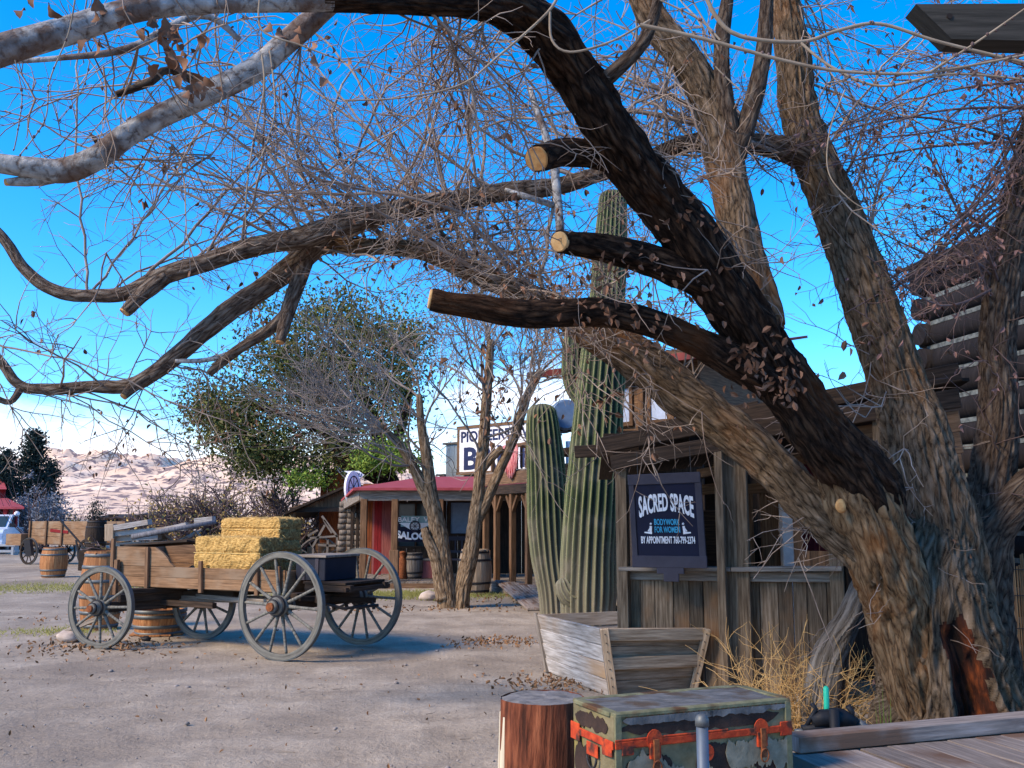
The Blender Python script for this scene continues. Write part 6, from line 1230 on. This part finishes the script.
def right_tree():
    b = P(992, 720, 7.1); t = thing('cottonwood_tree', 'slimmer dark bare tree at the right edge, in front of the log house', 'tree', (b.x, b.y, 0))
    E, r = limb(t, [(990, 765, 7.1, 50), (991, 700, 7.1, 30), (988, 640, 7.1, 25), (985, 580, 7.1, 23), (988, 520, 7.1, 22), (994, 450, 7.1, 18), (997, 400, 7.1, 17), (1000, 320, 7.1, 16.5), (1007, 250, 7.1, 17), (1022, 190, 7.1, 17), (1045, 110, 7.1, 16), (1070, 20, 7.1, 14)], 'trunk', 'bark_grey', 56, .025, .12, 30)
    F, r = limb(t, [(975, 600, 7.05, 22), (990, 545, 7.0, 20), (1012, 508, 6.95, 18), (1045, 475, 6.9, 17), (1100, 430, 6.8, 15)], 'limb', 'bark_grey', 40, seed=31)
    T = Twigs(droop=.015, leafp=.28, leafsz=.055, curl=.22)
    for k in range(34):
        s_ = E[int(len(E)*random.uniform(.55, .98))]; tg = P(random.uniform(790, 1030), random.uniform(40, 340), random.uniform(6.2, 8)); d = tg-s_; L = d.length
        pts, rr = smooth_path([s_, s_.lerp(tg, .5)+V((0, 0, random.gauss(.05, .12))), tg], [.013, .009, .004], .12); T.t.tube(pts, rr, 5, cap=False)
        for q in range(int(L*9)): j = random.randint(1, len(pts)-2); T.grow(pts[j], (pts[j+1]-pts[j-1]).normalized()*.6+V((random.gauss(0, .6), random.gauss(0, .6), random.gauss(0, .6))), random.uniform(.3, .7), .0048, 1, (4, 5, 4))
    for k in range(14): s_ = E[int(len(E)*random.uniform(.1, .6))]; T.grow(s_, V((random.gauss(-.5, .5), -.8, random.gauss(0, .6))), random.uniform(.4, 1.0), .006, 1, (4, 5, 4))
    T.build(t, 'twig_dark', 'leaf_mauve')
right_tree()
def foot_things():
    # grey split log leaning beside the trunk
    t = thing('leaning_log', 'grey split log leaning between the booth post and the big tree', 'log', (P(822, 690, 7.3).x, 7.3, 0)); y = 7.3
    pts, rr = smooth_path([V((P(818, 690, y).x, y, -.02)), P(828, 665, y), P(850, 615, 7.4), P(872, 560, 7.5), P(882, 520, 7.6)], [.16, .13, .085, .065, .055], .04); MB().tube(pts, rr, 36, fn=barkfn(40, .12, .2)).build('log', M.setdefault('bark_ash', bark('ash_grey_split_wood', ((.03, .025, .02), (.13, .115, .10), (.27, .255, .235)), us=14, vs=1.0)), t)
    c = P(795, 690, 7.55); t = thing('straw_bush', 'dry golden bush of wiry bare stems growing against the booth boards', 'bush', (c.x, c.y, 0)); mb = MB(); random.seed(44)
    for k in range(230):
        s_ = V((c.x+random.gauss(0, .28), c.y+random.gauss(-.12, .14), 0)); d = V((random.gauss(0, .55), random.gauss(-.1, .4), random.uniform(.5, 1.2))); L = random.uniform(.3, .95); pts = wander(s_, d, L, 7, .20, .10); mb.tw(pts, .0042, .0016)
        for q in range(4): j = random.randint(2, 6); mb.tw(wander(pts[j], (pts[j]-pts[j-1]).normalized()+V((random.gauss(0, .7), random.gauss(0, .7), random.gauss(0, .5))), random.uniform(.1, .3), 4, .2, .06), .0025, .0012)
    mb.build('stems', 'twig_gold', t)
foot_things()
# ---------------------------------------------------------------- trees down the street
class Bare:
    """bare tree from explicit stems plus recursive twigs"""
    def __init__(s, t, bark_, twig_, leaf_=None): s.t = t; s.b = bark_; s.tw = twig_; s.lf = leaf_; s.T = Twigs(droop=0, leafp=0, curl=.16)
    def rec(s, p, d, L, r, lvl, spread=.7, up=.03, thick=.0):
        n = 6; pts = wander(p, d, L, n, .13, 0, up)
        if r > .02: s.T.t.tube(pts, [r*(1-.5*i/n) for i in range(n+1)], 5, cap=False)
        else: s.T.t.tw(pts, r, r*.5)
        if lvl:
            for k in range(random.choice((3, 4, 5))):
                j = random.randint(2, n); dd = (pts[j]-pts[j-1]).normalized(); s.rec(pts[j], dd+V((random.gauss(0, spread), random.gauss(0, spread), random.gauss(.05, spread*.8))), L*random.uniform(.5, .8), max(s.minr, r*.55), lvl-1, spread, up)
        elif s.lf and random.random() < s.lp:
            for q in range(2): s.T.l.leaf(pts[random.randint(2, n)]+V((random.gauss(0, .05), random.gauss(0, .05), random.gauss(0, .05))), s.ls*random.uniform(.6, 1.3))
def twin_tree():
    d = 17.6; k = d/FPX; b = G(452, 603); t = thing('two_stemmed_tree', 'bare tan two-stemmed tree with grey twigs standing before the saloon porch', 'tree', (b.x, d, 0))
    S1, r = limb(t, [(449, 618, d, 12), (447, 600, d, 10), (441, 560, d, 9.5), (436, 520, d, 8), (431, 490, d, 7), (426, 455, d, 5.5), (421, 425, d, 4), (419, 395, d, 3)], 'stem', 'bark_mid', 24, .08, .08, 50)
    S0, r = limb(t, [(443, 600, d-.1, 7), (436, 560, d-.1, 6), (428, 540, d-.1, 5), (424, 528, d-.1, 3)], 'broken_stem', 'bark_mid', 16, .08, .08, 51)
    S5, r = limb(t, [(436, 520, d, 6), (424, 490, d, 6), (412, 465, d-.1, 5), (400, 445, d-.2, 4), (380, 425, d-.4, 3)], 'stem', 'bark_mid', 16, .08, .08, 52)
    S2, r = limb(t, [(460, 617, d, 11), (462, 600, d, 9), (469, 560, d, 8), (475, 520, d, 6.8), (479, 490, d, 5.8), (482, 455, d, 5.6), (485, 420, d, 5.2), (488, 380, d, 4.5), (491, 340, d, 3.5)], 'stem', 'bark_mid', 24, .08, .08, 53)
    S3, r = limb(t, [(473, 530, d, 5), (484, 505, d, 5), (500, 470, d, 5), (515, 435, d, 4.6), (526, 400, d, 4.5), (540, 370, d, 3.5)], 'stem', 'bark_mid', 16, .08, .08, 54)
    S4, r = limb(t, [(479, 475, d, 4), (490, 460, d, 4), (503, 448, d, 3.5)], 'stem', 'bark_mid', 12, .08, .08, 55)
    B = Bare(t, 'bark_mid', 'twig', None); B.minr = .0058
    random.seed(60)
    for path, lo, n_, dirs in ((S1, .6, 7, (-.5, 0, .8)), (S5, .3, 8, (-1.0, -.1, .35)), (S2, .55, 9, (0, 0, 1)), (S3, .45, 8, (.3, 0, .9)), (S5, .7, 4, (-1, .1, .15)), (S2, .8, 4, (-.5, 0, .8))):
        for q in range(n_): p = path[int((len(path)-1)*random.uniform(lo, 1))]; B.rec(p, V(dirs)+V((random.gauss(0, .4), random.gauss(0, .5), random.gauss(0, .35))), random.uniform(1.0, 2.1), .026, 3, .5)
    B.T.t.build('twigs', 'twig_far', t)
    lf = MB()
    for q in range(60): lf.leaf(P(random.gauss(490, 12), random.gauss(395, 20), d-.5), random.uniform(.08, .15), droop=1)
    for q in range(60): lf.leaf(P(random.gauss(475, 60), random.gauss(390, 40), d), random.uniform(.06, .12), droop=1)
    lf.build('leaves', 'leaf_brown', t)
twin_tree()
def crown(t, blobs, n, size, mats, clump=.35, gap=.0, nm='foliage'):
    """leaf faces in clumps through ellipsoids; blobs: (centre, radii, weight)"""
    mbs = [MB() for _ in mats]; tot = sum(b[2] for b in blobs)
    for c, rr, w_ in blobs:
        nc = max(3, int(n*w_/tot/26))
        for k in range(nc):
            while 1:
                v = V((random.uniform(-1, 1), random.uniform(-1, 1), random.uniform(-1, 1)))
                if .15 < v.length < 1: break
            v *= .55+.45*v.length; cc = V(c)+V((v.x*rr[0], v.y*rr[1], v.z*rr[2]))
            if noise.noise(cc*.9) < gap-.12: continue
            mi = 0 if len(mats) == 1 else (1 if random.random() < .28 else 0); s_ = clump*random.uniform(.5, 1.3)
            for q in range(26): mbs[mi].leaf(cc+V((random.gauss(0, s_), random.gauss(0, s_), random.gauss(0, s_*.7))), size*random.uniform(.6, 1.4))
    for mb, m_ in zip(mbs, mats):
        if mb.v: mb.build(nm, m_, t)
def evergreen():
    Y = 31; k = Y/FPX; b = P(350, 520, Y); t = thing('evergreen_tree', 'large olive green leafy tree behind the shed and the saloon roof', 'tree', (b.x, Y, 0)); random.seed(70)
    limb(t, [(395, 540, Y, 14), (392, 500, Y, 12), (385, 478, Y, 11), (365, 468, Y-.5, 9), (345, 462, Y-.5, 7), (325, 440, Y-.5, 5)], 'trunk', 'bark_dark', 20, .2, seed=71); limb(t, [(388, 490, Y, 9), (380, 440, Y, 7), (360, 390, Y, 5), (340, 350, Y, 3)], 'trunk', 'bark_dark', 14, .2, seed=72)
    limb(t, [(384, 470, Y, 6), (400, 430, Y, 5), (410, 390, Y, 3)], 'limb', 'bark_dark', 12, .2, seed=73); limb(t, [(370, 465, Y, 5), (320, 430, Y, 4), (270, 410, Y, 3), (235, 400, Y, 2)], 'limb', 'bark_dark', 12, .2, seed=74)
    q = lambda px, py, rx, ry, w_, dy=0: (P(px, py, Y+dy), (rx*k, 2.2, ry*k), w_)
    crown(t, [q(235, 395, 44, 36, 1.1), q(215, 420, 22, 20, .3), q(300, 360, 60, 45, 1.6), q(350, 330, 55, 42, 1.2), q(330, 400, 70, 50, 1.8, .5), q(260, 445, 50, 22, .8), q(240, 425, 38, 26, .6), q(385, 380, 45, 55, 1.2), q(330, 455, 60, 22, .7), q(300, 315, 45, 24, .5), q(400, 330, 40, 35, .7, 1), q(270, 465, 60, 16, .6, 1)], 70000, .12, ['leaf_green', 'leaf_ochre2'], .42, .04)
    crown(t, [q(395, 455, 26, 16, .8, -1.5), q(372, 462, 18, 12, .5, -1.5), q(310, 478, 22, 10, .3, -1)], 4500, .12, ['leaf_bright'], .18, -.1, 'bright_foliage')
M['leaf_ochre2'] = mk('olive_leaf', (.11, .10, .035), (.22, .18, .07), sc_=1, bump=0, isl=.3)
evergreen()
def brush(px, py, Y, w_, h_, n, label, leafm, lp, nm='bare_tree', twig='twig_dark', minr=.012, seed=1, ls=.10):
    b = P(px, py, Y); t = thing(nm, label, 'tree', (b.x, Y, 0)); random.seed(seed); B = Bare(t, twig, twig, leafm); B.minr = minr; B.lp = lp; B.ls = ls
    for k in range(n):
        a = random.uniform(-1, 1); B.rec(V((b.x+a*w_*.12, Y+random.gauss(0, .3), 0)), V((a*w_/h_*.9, random.gauss(0, .4), 1)), h_*.42, .07, 3, .55, .0)
    B.T.t.build('branches', twig, t)
    if B.T.l.v: B.T.l.build('leaves', leafm, t)
brush(222, 540, 27, 3.0, 3.2, 18, 'bare bushy tree with ochre leaf tips, behind the hay wagon and its bales', 'leaf_ochre', .55, minr=.013, seed=81)
brush(188, 540, 29, 3.4, 2.9, 13, 'low spreading bare tree with yellow tips, left of the bushier one behind the wagon', 'leaf_ochre', .75, minr=.012, seed=82)
brush(290, 540, 33, 3.6, 3.6, 18, 'bare grey brown tree beside the open shed, under the olive green tree', 'leaf_ochre', .3, minr=.012, seed=83)
def conifer(px, py0, ytop, Y, wpx, label, seed, m_='leaf_conifer', n=2600):
    b = P(px, 540, Y); top = P(px, ytop, Y).z; t = thing('conifer', label, 'tree', (b.x, Y, 0)); random.seed(seed); MB().tube([(b.x, Y, 0), (b.x, Y, top*.9)], [.2, .04], 8).build('trunk', 'bark_dark', t); mb = MB(); w_ = wpx*Y/FPX
    for k in range(int(n/24)):
        f = random.random()**.8; r_ = w_*(1-f)**.75*random.uniform(.3, 1.05); a = random.uniform(0, 2*pi); c = V((b.x+cos(a)*r_, Y+sin(a)*r_, top*(.10+.9*f)-.15*r_))
        for q in range(24): mb.leaf(c+V((random.gauss(0, .22), random.gauss(0, .22), random.gauss(0, .16))), random.uniform(.12, .26), asp=.4)
    mb.build('foliage', m_, t)
conifer(28, 540, 434, 52, 30, 'tall dark conifer standing behind the red house at far left', 91, n=6000)
conifer(0, 540, 452, 50, 22, 'dark conifer cut by the left picture edge', 92, n=3600)
conifer(46, 540, 462, 54, 14, 'narrow dark conifer right of the tall one at far left', 93, n=2400)
def shrub(px, ytop, Y, wpx, label, m_, seed, n=2200, nm='shrub'):
    b = P(px, 540, Y); top = P(px, ytop, Y).z; t = thing(nm, label, 'shrub', (b.x, Y, 0)); random.seed(seed); w_ = wpx*Y/FPX; mb = MB()
    for k in range(26): mb.tw(wander(V((b.x, Y, 0)), V((random.gauss(0, w_/top*.7), random.gauss(0, .4), 1)), top*random.uniform(.7, 1.05), 6, .14), .03, .008)
    mb.build('stems', 'twig_dark', t); crown(t, [(V((b.x, Y, top*.52)), (w_, w_*.8, top*.50), 1)], n, .12, [m_], .22, 0)
shrub(43, 480, 41, 20, 'hazy grey shrub behind the second wagon', 'leaf_grey', 95, 3200)
shrub(25, 470, 47, 14, 'pale grey leggy shrub in front of the conifers', 'leaf_grey', 96, 1500)
shrub(96, 500, 58, 8, 'small round dark green tree beyond the big black barrel', 'leaf_conifer', 97, 1200, 'small_tree'); shrub(74, 508, 56, 9, 'olive brown shrub beyond the second wagon', 'leaf_ochre2', 98, 900); shrub(128, 507, 60, 6, 'little dark tree between the far low buildings', 'leaf_conifer', 99, 600, 'small_tree')
shrub(418, 468, 34, 22, 'dark bushy evergreen behind the saloon roof left of the bank', 'leaf_conifer', 100, 3500)
